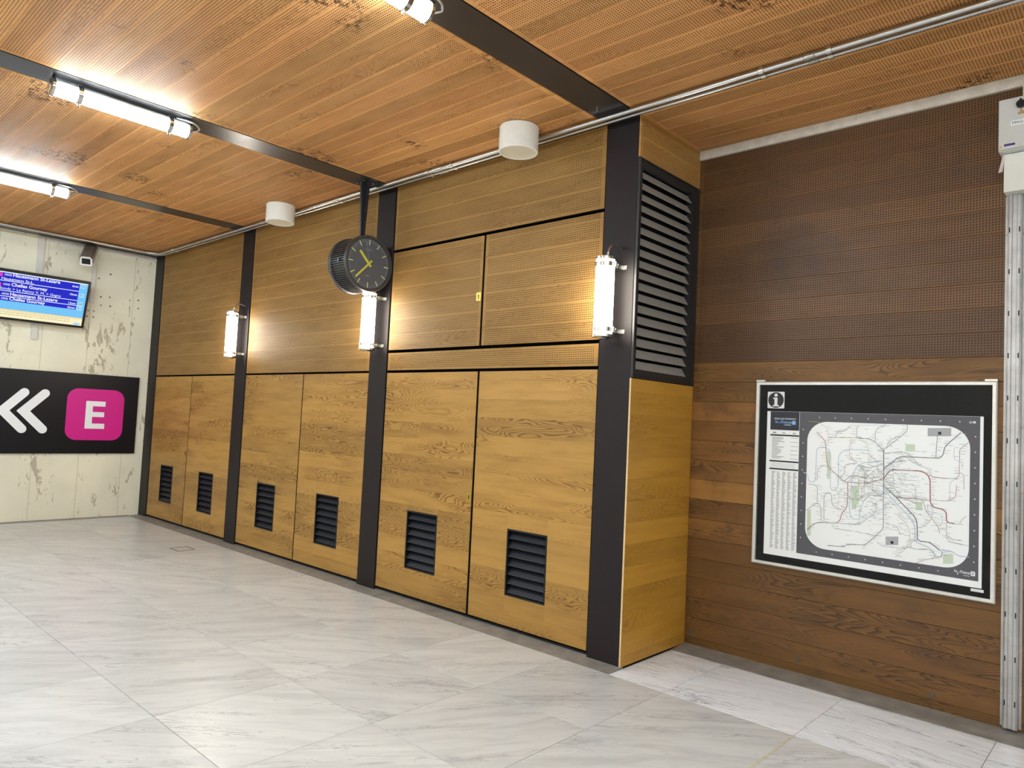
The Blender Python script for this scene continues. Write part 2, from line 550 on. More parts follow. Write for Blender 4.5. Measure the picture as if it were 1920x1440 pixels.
def tube(name, pts, r, mat, parent=None, seg=12):
    return obj(name, tube_me(name, pts, r, mat, seg), parent)

def arc(c, a, b, n=8):
    """quarter-ish bend through centre c from a to b (vectors from c)"""
    a, b = Vector(a), Vector(b)
    return [Vector(c) + a * cos(pi / 2 * i / n) + b * sin(pi / 2 * i / n) for i in range(n + 1)]

def ribbon_pts(pl, w):
    L, R = [], []
    n = len(pl)
    P = [Vector((x, y)) for x, y in pl]
    for i in range(n):
        if i == 0:
            d = (P[1] - P[0]).normalized()
            nn = Vector((-d.y, d.x))
            k = 1
        elif i == n - 1:
            d = (P[-1] - P[-2]).normalized()
            nn = Vector((-d.y, d.x))
            k = 1
        else:
            a = (P[i] - P[i - 1]).normalized()
            b = (P[i + 1] - P[i]).normalized()
            na, nb = Vector((-a.y, a.x)), Vector((-b.y, b.x))
            nn = (na + nb).normalized() if (na + nb).length > 0.01 else na
            k = min(2.0, 1 / max(0.4, nn.dot(na)))
        L.append(P[i] + nn * w / 2 * k)
        R.append(P[i] - nn * w / 2 * k)
    return L, R

def ribbon(name, pl, w, z, mat, parent):
    L, R = ribbon_pts(pl, w)
    n = len(L)
    v = [(p.x, p.y, z) for p in L] + [(p.x, p.y, z) for p in R]
    f = [(i, n + i, n + i + 1, i + 1) for i in range(n - 1)]
    return obj(name, mesh(name, v, f, mat), parent)

def round_corners(pl, r, n=4):
    out = [pl[0]]
    for a, b, c in zip(pl, pl[1:], pl[2:]):
        A, B, Cc = Vector(a), Vector(b), Vector(c)
        d1, d2 = (A - B), (Cc - B)
        k = min(r, d1.length * 0.45, d2.length * 0.45)
        p, q = B + d1.normalized() * k, B + d2.normalized() * k
        for i in range(n + 1):
            t = i / n
            out.append(tuple(p * (1 - t) ** 2 + B * 2 * t * (1 - t) + q * t * t))
    return out + [pl[-1]]

def quads_me(name, rects, z, mat):
    v, f = [], []
    for x0, x1, y0, y1 in rects:
        k = len(v)
        v += [(x0, y0, z), (x1, y0, z), (x1, y1, z), (x0, y1, z)]
        f.append((k, k + 1, k + 2, k + 3))
    return mesh(name, v, f, mat)

def text(name, s, x, y, size, z, mat, parent, align='LEFT', bold=0.0, sx=1.0, fit=None):
    c = bpy.data.curves.new(name, 'FONT')
    c.body = s
    c.size = size
    c.align_x = align
    c.offset = bold * size
    c.fill_mode = 'FRONT'
    c.resolution_u = 3
    c.materials.append(M[mat])
    tmp = bpy.data.objects.new('tmp', c)
    COL.objects.link(tmp)
    bpy.context.view_layer.update()
    me = bpy.data.meshes.new_from_object(tmp.evaluated_get(bpy.context.evaluated_depsgraph_get()))
    bpy.data.objects.remove(tmp)
    bpy.data.curves.remove(c)
    me.name = name
    if fit:
        xs_ = [v.co.x for v in me.vertices]
        sx *= fit / (max(xs_) - min(xs_))
    for v in me.vertices:
        v.co.x *= sx
    return obj(name, me, parent, (x, y, z))

def arc_shell(name, r, z0, z1, mid, span, mat, th=0.0, seg=28):
    """part of a tube wall about the z axis, centred on the direction mid"""
    v, f = [], []
    for i in range(seg + 1):
        a = mid - span / 2 + span * i / seg
        v += [(r * cos(a), r * sin(a), z0), (r * cos(a), r * sin(a), z1)]
    for i in range(seg):
        f.append((2 * i, 2 * i + 2, 2 * i + 3, 2 * i + 1))
    return mesh(name, v, f, mat, True)

# ================================================================== THE SETTING
POSTS = [(-8.012, -7.754), (-5.449, -5.197), (-2.845, -2.590), (-0.257, 0.0)]
FAR_POSTS = [(2.345, 2.600), (4.945, 5.200)]
BP = 0.1415          # width of the wall boards
G = 0.766            # floor slab module
SLAB_X0, SLAB_Y0 = 0.404, -0.128

# ---- floor: screed bed with marble slabs
floor = box('floor', XL - 0.3, XR, YF, 1.1, -0.15, -0.012, 'grout')
tag(floor, 'polished grey and white marble slab floor of the hall', kind='structure')
FZ = 0.15 - 0.012
def slab(x0, x1, y0, y1, mat, dz=0.0):
    g = 0.0016
    me = board_me(x1 - x0 - 2 * g, y1 - y0 - 2 * g, 0.012, 0.0008, mat)
    o = obj('floor_slab', me, floor, (x0 + g - floor.location.x, y0 + g - floor.location.y, -floor.location.z + dz))
    o['tone'] = random.random()
    return o
xs = [SLAB_X0 + G * k for k in range(-12, 10)]
ys = [SLAB_Y0 - G * k for k in range(0, 12)]
for i in range(len(xs) - 1):
    for j in range(len(ys) - 1):
        a, b = max(xs[i], XL + 0.02), min(xs[i + 1], XR)
        c, d_ = max(ys[j + 1], YF), ys[j]
        if b - a > 0.03 and d_ - c > 0.03:
            # the joint towards the viewer below x = 1.17 is a wide filler joint
            slab(a, b, c, d_, 'tile')
strip_x = [0.012] + [SLAB_X0 + G * k for k in range(0, 10)]
for a, b in zip(strip_x, strip_x[1:]):
    slab(a, min(b, XR), SLAB_Y0, 0.632, 'tile_white')
fl = plate('joint_filler', rect(-0.007, 0.007, -0.766 * 2, 0), 0, 0.0012, 'brass_strip', floor, (1.170 - floor.location.x, SLAB_Y0 - floor.location.y, -floor.location.z))

# small hatch set in the floor by the cupboards
hat = empty('floor_hatch', (-5.305, -0.525, 0.0))
tag(hat, 'small square access cover set in the marble floor', 'floor hatch')
ring_frame('frame', (-0.11, 0.11, -0.095, 0.095), (-0.098, 0.098, -0.083, 0.083), 0.0, 0.002, 'hatch', hat)
hl = obj('cover', board_me(0.19, 0.16, 0.001, 0.0005, 'tile'), hat, (-0.095, -0.08, 0.0012))
hl['tone'] = 0.1

# ---- concrete wall on the left and the hall beyond the frame
wl = box('wall_left', XL - 0.3, XL, YF, 1.1, 0.0, H + 0.3, 'concrete')
tag(wl, 'cream painted concrete wall with peeling paint', kind='structure')
for y, z in ((-0.679, 2.965), (-0.57, 2.977), (-0.671, 2.852), (-0.556, 2.857), (-0.314, 2.974), (-0.205, 2.992), (-0.307, 2.864), (-0.197, 2.88), (-0.82, 2.76), (-0.75, 2.76), (-0.83, 2.68), (-0.75, 2.68), (-0.72, 3.21), (-0.58, 3.29)):
    plate('anchor_hole', disc(0, 0, random.uniform(0.008, 0.013), 9), 0, 0.0015, 'hatch', wl, (0.15, y - (YF + 1.1) / 2, z), SIDE)
wf = box('wall_front', XL, XR, YF - 0.2, YF, 0.0, H + 0.3, 'wall_plain')  # unseen wall, brought near and painted pale to bounce light into the niche
tag(wf, 'grey wall closing the hall behind the viewer', kind='structure')
wr = box('wall_right', XR, XR + 0.2, YF, 1.1, 0.0, H + 0.3, 'wall_plain')  # unseen wall, painted pale to bounce light
tag(wr, 'grey wall at the far end of the hall', kind='structure')

# ---- niche wall clad with boards
wb = box('wall_back', XL, XR, D + 0.014, D + 0.25, 0.0, H + 0.3, 'gap')
tag(wb, 'brown stained board wall with drilled upper boards', kind='structure')
bx0, by0 = (XL + XR) / 2, (D + 0.014 + D + 0.25) / 2
seams = [0.012, 2.4, 4.9, XR]
k = 0
z = 2.046
rows = []
zz = 2.046
while zz < H - 0.02:
    rows.append((zz, min(zz + BP, H - 0.005), True))
    zz += BP
zz = 2.046
while zz > 0.02:
    rows.append((max(zz - BP, 0.008), zz, False))
    zz -= BP
cuts = [0.0, 0.0, 0.62, 0.0, 0.0]
for ri, (z0, z1, perf) in enumerate(rows):
    ends = list(seams)
    tone0 = random.random()
    for a, b in zip(ends, ends[1:]):
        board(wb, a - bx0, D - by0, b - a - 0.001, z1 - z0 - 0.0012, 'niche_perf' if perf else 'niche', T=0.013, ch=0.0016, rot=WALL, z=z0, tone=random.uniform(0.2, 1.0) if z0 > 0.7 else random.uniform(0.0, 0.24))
for x, z in ((0.83, 0.098), (1.593, 0.094), (0.055, 0.093)):
    obj('bolt', lathe_me('bolt', [(0, 0.002), (0.008, 0.002), (0.009, 0.006), (0.014, 0.005), (0.017, 0.0)], 'hatch', 12), wb, (x - bx0, D - by0, z), WALL)

# ---- cheek of the cupboard block, facing the niche
ws = obj('wall_side', ring_me('wall_side', (0.012 - (0.012 + D) / 2, D - (0.012 + D) / 2, 0.0, H + 0.02), (0.026 - (0.012 + D) / 2, D - 0.006 - (0.012 + D) / 2, 1.878, 3.348), -0.02, 0.0, 'gap'), None, (0.0, (0.012 + D) / 2, 0.0), SIDE)
tag(ws, 'golden oak cheek of the cupboard block beside the niche', kind='structure')
sx0, sy0 = 0.0, (0.012 + D) / 2
zs = [0.012, 0.08] + [1.212 - BP * k for k in range(7, -1, -1)] + [1.352, 1.494, 1.636, 1.784, 1.872]
for a, b in zip(zs, zs[1:]):
    if b - a > 0.01:
        board(ws, 0.002 - sy0, a, D - 0.004, b - a - 0.0004, 'side', T=0.012, ch=0.0003, z=0.0125)
for a, b in ((3.352, 3.4915), (3.4915, H)):
    board(ws, 0.002 - sy0, a, D - 0.004, b - a - 0.0004, 'side_perf', T=0.012, ch=0.0003, z=0.0125)
plate('edge_strip', rect(-0.001 - sy0, 0.002 - sy0, 0.012, 1.872), 0.0005, 0.0125, 'edge', ws)

# ---- ceiling of drilled boards between flush steel beams
ceil = box('ceiling', XL, XR, YF, 1.1, H + 0.02, H + 0.25, 'gap')
tag(ceil, 'drilled oak board ceiling between dark steel beams', kind='structure')
CX, CY, CZ = ceil.location
CPW = 0.1457
bays = [(-7.754, -5.449), (-5.197, -2.845), (-2.590, -0.257), (0.0, 2.345), (2.600, 4.945), (5.200, XR)]
far_rects = []
for bi, (a, b) in enumerate(bays):
    ytop = 0.0 if bi < 3 else D
    kk = [k for k in range(-7, 70) if 0.0235 - CPW * k < ytop + CPW]
    for k in kk:
        y1 = min(0.0235 - CPW * k, ytop)
        y0 = 0.0235 - CPW * (k + 1)
        if y1 - y0 < 0.02:
            continue
        if y0 < YF:
            break
        if y0 < -4.3 or bi > 3:
            far_rects.append((a + 0.008, b - 0.008, y0, y1))
            continue
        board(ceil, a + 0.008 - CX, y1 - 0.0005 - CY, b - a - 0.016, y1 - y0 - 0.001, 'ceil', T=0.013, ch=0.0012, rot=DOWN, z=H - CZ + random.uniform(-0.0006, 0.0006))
# boards out of sight of the photograph, joined
v, f, uvs = [], [], []
for a, b, y0, y1 in far_rects:
    n = len(v)
    e = 0.001
    v += [(a, y1 - e, H), (b, y1 - e, H), (b, y0 + e, H), (a, y0 + e, H), (a, y1 - e, H + 0.013), (b, y1 - e, H + 0.013), (b, y0 + e, H + 0.013), (a, y0 + e, H + 0.013)]
    f += [(n, n + 1, n + 2, n + 3), (n, n + 4, n + 5, n + 1), (n + 2, n + 6, n + 7, n + 3), (n, n + 3, n + 7, n + 4), (n + 1, n + 5, n + 6, n + 2)]
me = mesh('far_boards', v, f, 'ceil')
ua, ub = me.uv_layers.new(name='uv'), me.uv_layers.new(name='dim')
for p in me.polygons:
    r = far_rects[p.index // 5]
    for li in p.loop_indices:
        co = me.vertices[me.loops[li].vertex_index].co
        ua.data[li].uv = (co.x - r[0], r[3] - co.y)
        ub.data[li].uv = (r[1] - r[0], r[3] - r[2])
fb = obj('far_boards', me, ceil, (-CX, -CY, -CZ), kind='stuff')
fb['tone'] = 0.45

# ---- steel columns and beams
names = ['dark steel corner column where the concrete wall meets the first cupboard', 'dark steel column between the first and second cupboards from the concrete wall',
         'dark steel column behind the hanging clock', 'dark steel column at the corner of the niche beside the louvre']
for (a, b), lb in zip(POSTS, names):
    c = box('steel_column', a, b, 0.0, 0.22 if b < -0.1 else 0.03, 0.004, H + 0.015, 'steel', ch=0.003, kind='structure')
    c['label'] = lb
bl = ['dark beam flange along the concrete wall', 'dark ceiling beam carrying the lamp at the photo edge', 'dark ceiling beam above the hanging clock', 'dark ceiling beam reaching the niche corner', 'dark ceiling beam right of the niche, out of view', 'dark ceiling beam at the far end, out of view']
BEAMS = []
for i, ((a, b), lb) in enumerate(zip(POSTS + FAR_POSTS, bl)):
    y1 = 0.0 if i < 4 else D
    m_ = box('ceiling_beam', a + 0.002, b - 0.002, YF, y1, H - 0.001, H + 0.02, 'beam', ch=0.0005, kind='structure')
    m_['label'] = lb
    BEAMS.append((a + b) / 2)
pin = obj('pin', lathe_me('pin', [(0, 0), (0.005, 0), (0.005, 0.03), (0, 0.032)], 'zinc', 10), None, (0, 0, 0), DOWN)
bm3 = [o for o in bpy.data.objects if o.name.startswith('ceiling_beam')][3]
pin.parent = bm3
pin.location = (-0.155 - bm3.location.x, -0.27 - bm3.location.y, 0.0)

# ---- kerbs and trims
for nm, lb, (x0, x1, y0, y1) in (('baseboard_back', 'low grey cement kerb under the oak cupboards', (XL, 0.012, SLAB_Y0 + 0.002, 0.03)),
                                 ('baseboard_niche', 'low grey cement kerb along the niche wall', (0.014, XR, 0.634, D)),
                                 ('baseboard_left', 'thin grey cement strip at the foot of the concrete wall', (XL, XL + 0.07, YF, SLAB_Y0))):
    # sloping fillet: higher at the wall
    if nm == 'baseboard_left':
        prof = [(x0, y0), (x1, y0), (x1, y1), (x0, y1)]
        vv = [(x, y, -0.012) for x, y in prof] + [(x0, y0, 0.012), (x1, y0, 0.003), (x1, y1, 0.003), (x0, y1, 0.012)]
    else:
        hi = 0.016
        prof = [(x0, y0), (x1, y0), (x1, y1), (x0, y1)]
        vv = [(x, y, -0.012) for x, y in prof] + [(x0, y0, 0.003), (x1, y0, 0.003), (x1, y1, hi), (x0, y1, hi)]
    k_ = obj(nm, mesh(nm, vv, [(3, 2, 1, 0), (4, 5, 6, 7), (0, 1, 5, 4), (1, 2, 6, 5), (2, 3, 7, 6), (3, 0, 4, 7)], 'kerb'))
    tag(k_, lb, kind='structure')
t1 = box('trim_1', 0.014, XR, D - 0.028, D, 3.566, H, 'stone_trim', ch=0.004)
tag(t1, 'pale strip between the niche boards and the ceiling', kind='structure')
t2 = box('trim_2', XL, XL + 0.03, -1.37, -0.004, 3.578, 3.618, 'white_trim', ch=0.003)
tag(t2, 'white cable cover along the top of the concrete wall', kind='structure')
t3 = box('trim_3', XL, XL + 0.03, -1.45, -1.378, 2.3, 3.618, 'white_trim', ch=0.003)
tag(t3, 'white vertical cable cover running down behind the departure screen', kind='structure')
t4 = box('trim_4', XL, XL + 0.03, -0.815, -0.765, 2.862, 3.40, 'white_trim', ch=0.003)
tag(t4, 'short white vertical cable cover below the security camera', kind='structure')

# ================================================================== CUPBOARDS
SLAT = {}
def slat_me(L, h, th, mat):
    k = (round(L, 3), h, th, mat)
    if k not in SLAT:
        SLAT[k] = box_me(-L / 2, L / 2, -h / 2, h / 2, -th / 2, th / 2, mat)
        SLAT[k].name = 'slat'
    return SLAT[k]

def rows_from_top(z0, z1, first=BP):
    out = []
    t = z1
    h = first
    while t > z0 + 0.004:
        b = max(z0, t - h)
        if b - z0 < 0.012:
            b = z0
        out.append((b, t))
        t = b
        h = BP
    return out

def panel(parent, name, x0, x1, z0, z1, mat, vent=None, lock=None, first=BP, label=None, frame_edge=True):
    """a board-faced panel or door, drawn in the cupboard's own plane"""
    w, h = x1 - x0, z1 - z0
    if vent:
        vx0, vx1, vz0, vz1 = vent
        me = ring_me(name, (0, w, 0, h), (vx0 - x0, vx1 - x0, vz0 - z0, vz1 - z0), -0.032, -0.0038, 'gap')
    else:
        me = box_me(0, w, 0, h, -0.032, -0.0038, 'gap')
    me.name = name
    p = obj(name, me, parent, (x0, z0, 0))
    if label:
        p['label'] = label
    for b, t in rows_from_top(z0, z1, first):
        tone = random.random()
        pieces = [(x0, x1, b, t)]
        if vent and t > vz0 + 1e-4 and b < vz1 - 1e-4:
            pieces = [(x0, vx0, b, t), (vx1, x1, b, t)]
            if t > vz1 + 0.004:
                pieces.append((vx0, vx1, vz1, t))
            if b < vz0 - 0.004:
                pieces.append((vx0, vx1, b, vz0))
        for (a, c, e, g) in pieces:
            o = board(p, a - x0, e - z0, c - a, g - e - 0.0002, mat, T=0.004, ch=0.0003, tone=tone)
    if vent:
        fw = 0.012
        ring_frame('vent_frame', (vx0 - x0 - 0.001, vx1 - x0 + 0.001, vz0 - z0 - 0.001, vz1 - z0 + 0.001), (vx0 - x0 + fw, vx1 - x0 - fw, vz0 - z0 + fw, vz1 - z0 - fw), -0.05, 0.0015, 'vent_frame', p, ch=0.001)
        n = 7
        ph = (vz1 - vz0 - 2 * fw) / n
        for k in range(n):
            obj('slat', slat_me(vx1 - vx0 - 2 * fw, 0.066, 0.003, 'vent'), p, ((vx0 + vx1) / 2 - x0, vz0 - z0 + fw + ph * (k + 0.47), -0.027), (rad(-42), 0, 0))
        plate('vent_back', rect(vx0 - x0, vx1 - x0, vz0 - z0, vz1 - z0), -0.11, -0.10, 'gap', p)
    if lock:
        lx, lz = lock
        plate('lock_plate', rect(lx - 0.026 - x0, lx + 0.026 - x0, lz - 0.034 - z0, lz + 0.034 - z0), 0.0, 0.0025, 'brass', p)
        kp = disc(lx - x0, lz - z0 + 0.008, 0.007, 12)
        plate('keyhole', [(lx - x0 - 0.004, lz - z0 - 0.018), (lx - x0 + 0.004, lz - z0 - 0.018), (lx - x0 + 0.0035, lz - z0 + 0.003)] + [q for q in kp if q[1] > lz - z0 + 0.003] + [(lx - x0 - 0.0035, lz - z0 + 0.003)], 0.0025, 0.0032, 'keyhole', p)
    return p

def cupboard(a, b, mid, label, kind):
    """origin at the bay's lower left corner, local x along the wall, y up, z towards the hall"""
    c = empty('wall_cupboard', (a, 0.010, 0.0), WALL)
    tag(c, label, 'cupboard', 'built-in oak cupboards')
    w = b - a
    g = 0.011
    plate('carcass', rect(0.002, w - 0.002, 0.018, H), -0.20, -0.18, 'gap', c)
    plate('plinth', rect(0.002, w - 0.002, 0.0165, 0.03), -0.18, -0.02, 'gap', c)
    m_ = mid - a
    top = 1.937 if kind == 2 else 1.940
    for i, (x0, x1) in enumerate(((g, m_ - 0.009 - 0.003 * (kind == 2)), (m_ + 0.009 + 0.003 * (kind == 2), w - g))):
        cx = (x0 + x1) / 2
        panel(c, 'door', x0, x1, 0.047, top - 0.004, 'door', vent=(cx - 0.193, cx + 0.193, 0.268, 0.754), lock=(x1 - 0.027, 0.942) if i == 0 else None, first=0.075 if i else BP)
    if kind == 2:
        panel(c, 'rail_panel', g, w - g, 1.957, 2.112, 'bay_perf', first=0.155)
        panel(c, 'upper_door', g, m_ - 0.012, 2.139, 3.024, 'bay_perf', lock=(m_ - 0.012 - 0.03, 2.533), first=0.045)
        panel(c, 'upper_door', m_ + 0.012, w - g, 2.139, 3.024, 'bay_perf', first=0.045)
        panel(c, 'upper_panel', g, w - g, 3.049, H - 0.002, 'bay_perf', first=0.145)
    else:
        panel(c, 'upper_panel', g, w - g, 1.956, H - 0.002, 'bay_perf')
    return c

cupboard(-7.754, -5.449, -6.6015, 'oak cupboard bay next to the concrete wall with two vented doors', 0)
cupboard(-5.197, -2.845, -3.968, 'oak cupboard bay between the column lamps, left of the hanging clock', 1)
cupboard(-2.590, -0.257, -1.415, 'oak cupboard bay with extra upper doors next to the niche', 2)

# ---- louvre in the cheek
lv = empty('louvre_grille', (0.012, 0.0, 1.876), SIDE)
tag(lv, 'tall dark louvre grille above the golden oak cheek', 'grille')
LH = 3.350 - 1.876
ring_frame('outer_frame', (0.004, D - 0.004, 0.0, LH), (0.02, D - 0.055, 0.014, LH - 0.014), -0.03, 0.006, 'louvre_frame', lv, ch=0.002)
ring_frame('inner_frame', (0.02, D - 0.055, 0.014, LH - 0.014), (0.042, D - 0.098, 0.055, LH - 0.055), -0.05, 0.001, 'louvre_frame', lv, ch=0.002)
plate('back_panel', rect(0.006, D - 0.006, 0.002, LH - 0.002), -0.16, -0.15, 'gap', lv)
n = 18
ph = (LH - 0.11) / n
for k in range(n):
    obj('slat', slat_me(D - 0.098 - 0.042, 0.070, 0.004, 'louvre'), lv, ((0.042 + D - 0.098) / 2, 0.055 + ph * (k + 0.45), -0.030), (rad(-31), 0, 0))
MAP_LINES=[('red', 0.0035, [(-0.285, 0.288), (-0.228, 0.23), (-0.22, 0.111), (-0.209, 0.068), (-0.134, 0.004), (-0.108, -0.018), (0.022, -0.017), (0.118, 0.021)]), ('red', 0.0055, [(0.118, 0.021), (0.15, 0.07), (0.173, 0.08), (0.32, 0.084), (0.356, 0.067), (0.369, 0.033), (0.371, -0.095), (0.389, -0.121), (0.437, -0.127), (0.454, -0.144), (0.455, -0.198), (0.493, -0.203)]), ('red', 0.0035, [(0.365, 0.068), (0.382, 0.054), (0.447, 0.052)]), ('plum', 0.0025, [(0.447, 0.052), (0.498, 0.055), (0.515, 0.075), (0.516, 0.221), (0.527, 0.236), (0.575, 0.278)]), ('red', 0.002, [(0.519, 0.09), (0.534, 0.085), (0.538, 0.068), (0.539, -0.004)]), ('slate', 0.005, [(0.119, -0.02), (0.195, -0.089), (0.297, -0.193), (0.305, -0.232), (0.307, -0.316), (0.322, -0.327), (0.37, -0.324), (0.423, -0.363)]), ('slate', 0.005, [(0.116, 0.197), (0.12, -0.02)]), ('slate', 0.003, [(0.119, -0.02), (0.122, -0.282), (0.067, -0.346), (0.02, -0.394), (-0.079, -0.404), (-0.109, -0.424), (-0.202, -0.43)]), ('slate', 0.003, [(0.117, 0.188), (0.065, 0.246), (0.031, 0.26), (-0.043, 0.261)]), ('slate', 0.0025, [(0.116, 0.197), (0.244, 0.316), (0.243, 0.357)]), ('grey', 0.005, [(0.119, 0.081), (0.191, 0.15), (0.219, 0.162), (0.389, 0.166), (0.416, 0.166), (0.433, 0.186), (0.441, 0.236), (0.52, 0.319)]), ('slate', 0.0025, [(0.396, 0.169), (0.403, 0.303)]), ('blue', 0.005, [(-0.363, 0.02), (-0.339, 0.014), (-0.327, -0.038), (-0.286, -0.035), (-0.283, 0.178), (-0.259, 0.192), (-0.211, 0.187), (-0.195, 0.156), (-0.193, -0.061), (-0.179, -0.081), (-0.153, -0.073), (-0.144, -0.034), (-0.148, 0.137), (-0.123, 0.177), (-0.082, 0.187), (0.032, 0.188)]), ('blue', 0.005, [(-0.013, -0.242), (-0.068, -0.244), (-0.075, -0.155), (-0.063, 0.015), (-0.04, 0.081), (-0.0, 0.11), (0.097, 0.123)]), ('blue', 0.005, [(-0.013, -0.242), (-0.014, -0.18), (0.014, -0.114), (0.043, -0.08)]), ('blue', 0.006500000000000001, [(0.119, -0.031), (0.167, -0.097), (0.27, -0.197), (0.294, -0.244), (0.295, -0.333), (0.38, -0.36), (0.406, -0.404), (0.432, -0.4), (0.436, -0.372), (0.483, -0.361)]), ('lilac', 0.004, [(0.436, -0.361), (0.483, -0.358), (0.517, -0.382), (0.57, -0.378)]), ('blue', 0.003, [(0.513, 0.231), (0.488, 0.234), (0.489, 0.161), (0.528, 0.156), (0.531, 0.111)]), ('blue', 0.003, [(0.47, -0.074), (0.469, 0.037), (0.511, 0.056)]), ('blue', 0.003, [(0.358, -0.107), (0.359, -0.156), (0.433, -0.152), (0.434, -0.22), (0.378, -0.227)]), ('blue', 0.0025, [(-0.208, 0.277), (-0.166, 0.282), (-0.157, 0.304), (-0.105, 0.312), (-0.085, 0.339), (0.112, 0.347)]), ('red', 0.004, [(-0.088, -0.019), (-0.085, -0.135), (-0.094, -0.189), (-0.119, -0.213), (-0.128, -0.262), (-0.154, -0.284)]), ('brown', 0.004, [(-0.154, -0.284), (-0.258, -0.29), (-0.295, -0.309), (-0.332, -0.349)]), ('gold', 0.0025, [(-0.154, -0.284), (-0.226, -0.289)]), ('gold', 0.002, [(-0.339, 0.355), (-0.263, 0.351), (-0.214, 0.302), (-0.212, 0.198)]), ('gold', 0.0035, [(-0.213, 0.255), (-0.043, 0.263)]), ('slate', 0.002, [(-0.166, 0.26), (-0.158, 0.293), (-0.105, 0.303), (-0.085, 0.329)]), ('slate', 0.002, [(-0.043, 0.261), (-0.04, 0.325), (-0.03, 0.338)]), ('slate', 0.002, [(0.067, 0.246), (0.066, 0.309), (0.083, 0.332), (0.121, 0.347), (0.131, 0.363)]), ('olive', 0.002, [(-0.043, 0.251), (-0.083, 0.227), (-0.083, 0.152), (0.055, 0.01)]), ('gold', 0.002, [(-0.033, 0.251), (0.017, 0.233), (0.029, 0.191), (0.031, 0.107)]), ('grey', 0.0025, [(-0.341, -0.224), (-0.272, -0.166), (-0.25, -0.186), (-0.242, -0.282)]), ('grey', 0.0025, [(-0.272, -0.166), (-0.272, -0.057), (-0.329, -0.052)]), ('grey', 0.0025, [(-0.226, -0.291), (-0.23, -0.129), (-0.215, -0.095), (-0.184, -0.103), (-0.18, -0.167), (-0.156, -0.191), (-0.12, -0.194)]), ('grey', 0.002, [(-0.154, -0.284), (-0.012, -0.272), (0.079, -0.184), (0.078, -0.128)]), ('olive', 0.0015, [(-0.177, -0.29), (-0.168, -0.316), (-0.112, -0.319), (-0.031, -0.318), (0.067, -0.33)]), ('grey', 0.002, [(0.133, 0.208), (0.142, 0.25), (0.179, 0.272), (0.202, 0.289)]), ('grey', 0.002, [(0.124, 0.176), (0.209, 0.192), (0.264, 0.175), (0.301, 0.127)]), ('red', 0.0025, [(0.186, -0.08), (0.331, -0.08), (0.35, -0.147), (0.413, -0.228), (0.422, -0.266)]), ('red', 0.0025, [(0.195, -0.086), (0.462, -0.077), (0.5, -0.052), (0.503, 0.016)]), ('plum', 0.002, [(0.455, -0.198), (0.456, -0.27), (0.482, -0.291), (0.528, -0.294)]), ('grey', 0.001, [(0.452, -0.271), (0.465, -0.308), (0.566, -0.317)]), ('grey', 0.002, [(0.493, -0.203), (0.523, -0.202), (0.531, -0.174), (0.551, -0.154)]), ('slate', 0.002, [(0.307, -0.323), (0.273, -0.334), (0.273, -0.371), (0.3, -0.377), (0.371, -0.366), (0.398, -0.391), (0.398, -0.411), (0.337, -0.435), (0.284, -0.469)]), ('slate', 0.002, [(0.423, -0.363), (0.436, -0.366), (0.434, -0.4), (0.398, -0.411)]), ('olive', 0.002, [(0.197, -0.186), (0.253, -0.239), (0.267, -0.277), (0.268, -0.347), (0.237, -0.392), (0.192, -0.439)]), ('grey', 0.0015, [(0.087, -0.364), (0.116, -0.385), (0.237, -0.382), (0.269, -0.367)]), ('brown', 0.002, [(-0.134, 0.004), (-0.109, 0.033), (-0.108, 0.081), (-0.09, 0.096), (-0.05, 0.099)]), ('brown', 0.002, [(-0.209, 0.068), (-0.246, 0.074), (-0.275, 0.041), (-0.275, -0.025)]), ('slate', 0.0015, [(0.116, 0.093), (0.2, 0.135), (0.237, 0.138)]), ('grey', 0.0015, [(0.164, 0.076), (0.211, 0.039), (0.221, -0.0), (0.294, -0.004), (0.296, -0.104)]), ('red', 0.0015, [(-0.108, -0.018), (-0.089, 0.013), (-0.038, 0.028), (0.011, 0.012), (0.089, 0.029), (0.118, 0.016)]), ('olive', 0.002, [(-0.022, -0.044), (-0.029, 0.05), (0.0, 0.079), (0.054, 0.088), (0.116, 0.114)]), ('grey', 0.0015, [(0.055, 0.01), (0.057, -0.057), (0.081, -0.076), (0.12, -0.092)]), ('slate', 0.0015, [(0.174, 0.036), (0.175, -0.025), (0.214, -0.082), (0.305, -0.112)]), ('grey', 0.0015, [(0.209, 0.182), (0.283, 0.126), (0.355, 0.102), (0.378, 0.074)]), ('grey', 0.0015, [(0.307, -0.252), (0.36, -0.225), (0.386, -0.172), (0.385, -0.104)]), ('slate', 0.0015, [(0.161, -0.251), (0.198, -0.256), (0.217, -0.304)]), ('blue', 0.002, [(0.315, -0.166), (0.36, -0.205), (0.342, -0.222)])]
MAP_GREEN=[[(-0.218, 0.165), (-0.198, 0.166), (-0.194, -0.007), (-0.214, -0.008)], [(-0.065, -0.038), (-0.037, -0.035), (-0.034, -0.182), (-0.062, -0.185)], [(0.236, 0.238), (0.286, 0.24), (0.287, 0.197), (0.236, 0.194)], [(0.294, -0.099), (0.33, -0.095), (0.331, -0.144), (0.295, -0.149)], [(0.441, -0.381), (0.491, -0.373), (0.492, -0.429), (0.441, -0.438)], [(-0.335, -0.223), (-0.311, -0.22), (-0.307, -0.383), (-0.331, -0.387)], [(-0.037, -0.035), (-0.022, -0.034), (-0.02, -0.149), (-0.035, -0.151)]]
MAP_BOX=[[(0.352, 0.339), (0.472, 0.344), (0.472, 0.297), (0.352, 0.291)], [(0.136, -0.326), (0.206, -0.316), (0.206, -0.366), (0.137, -0.377)]]

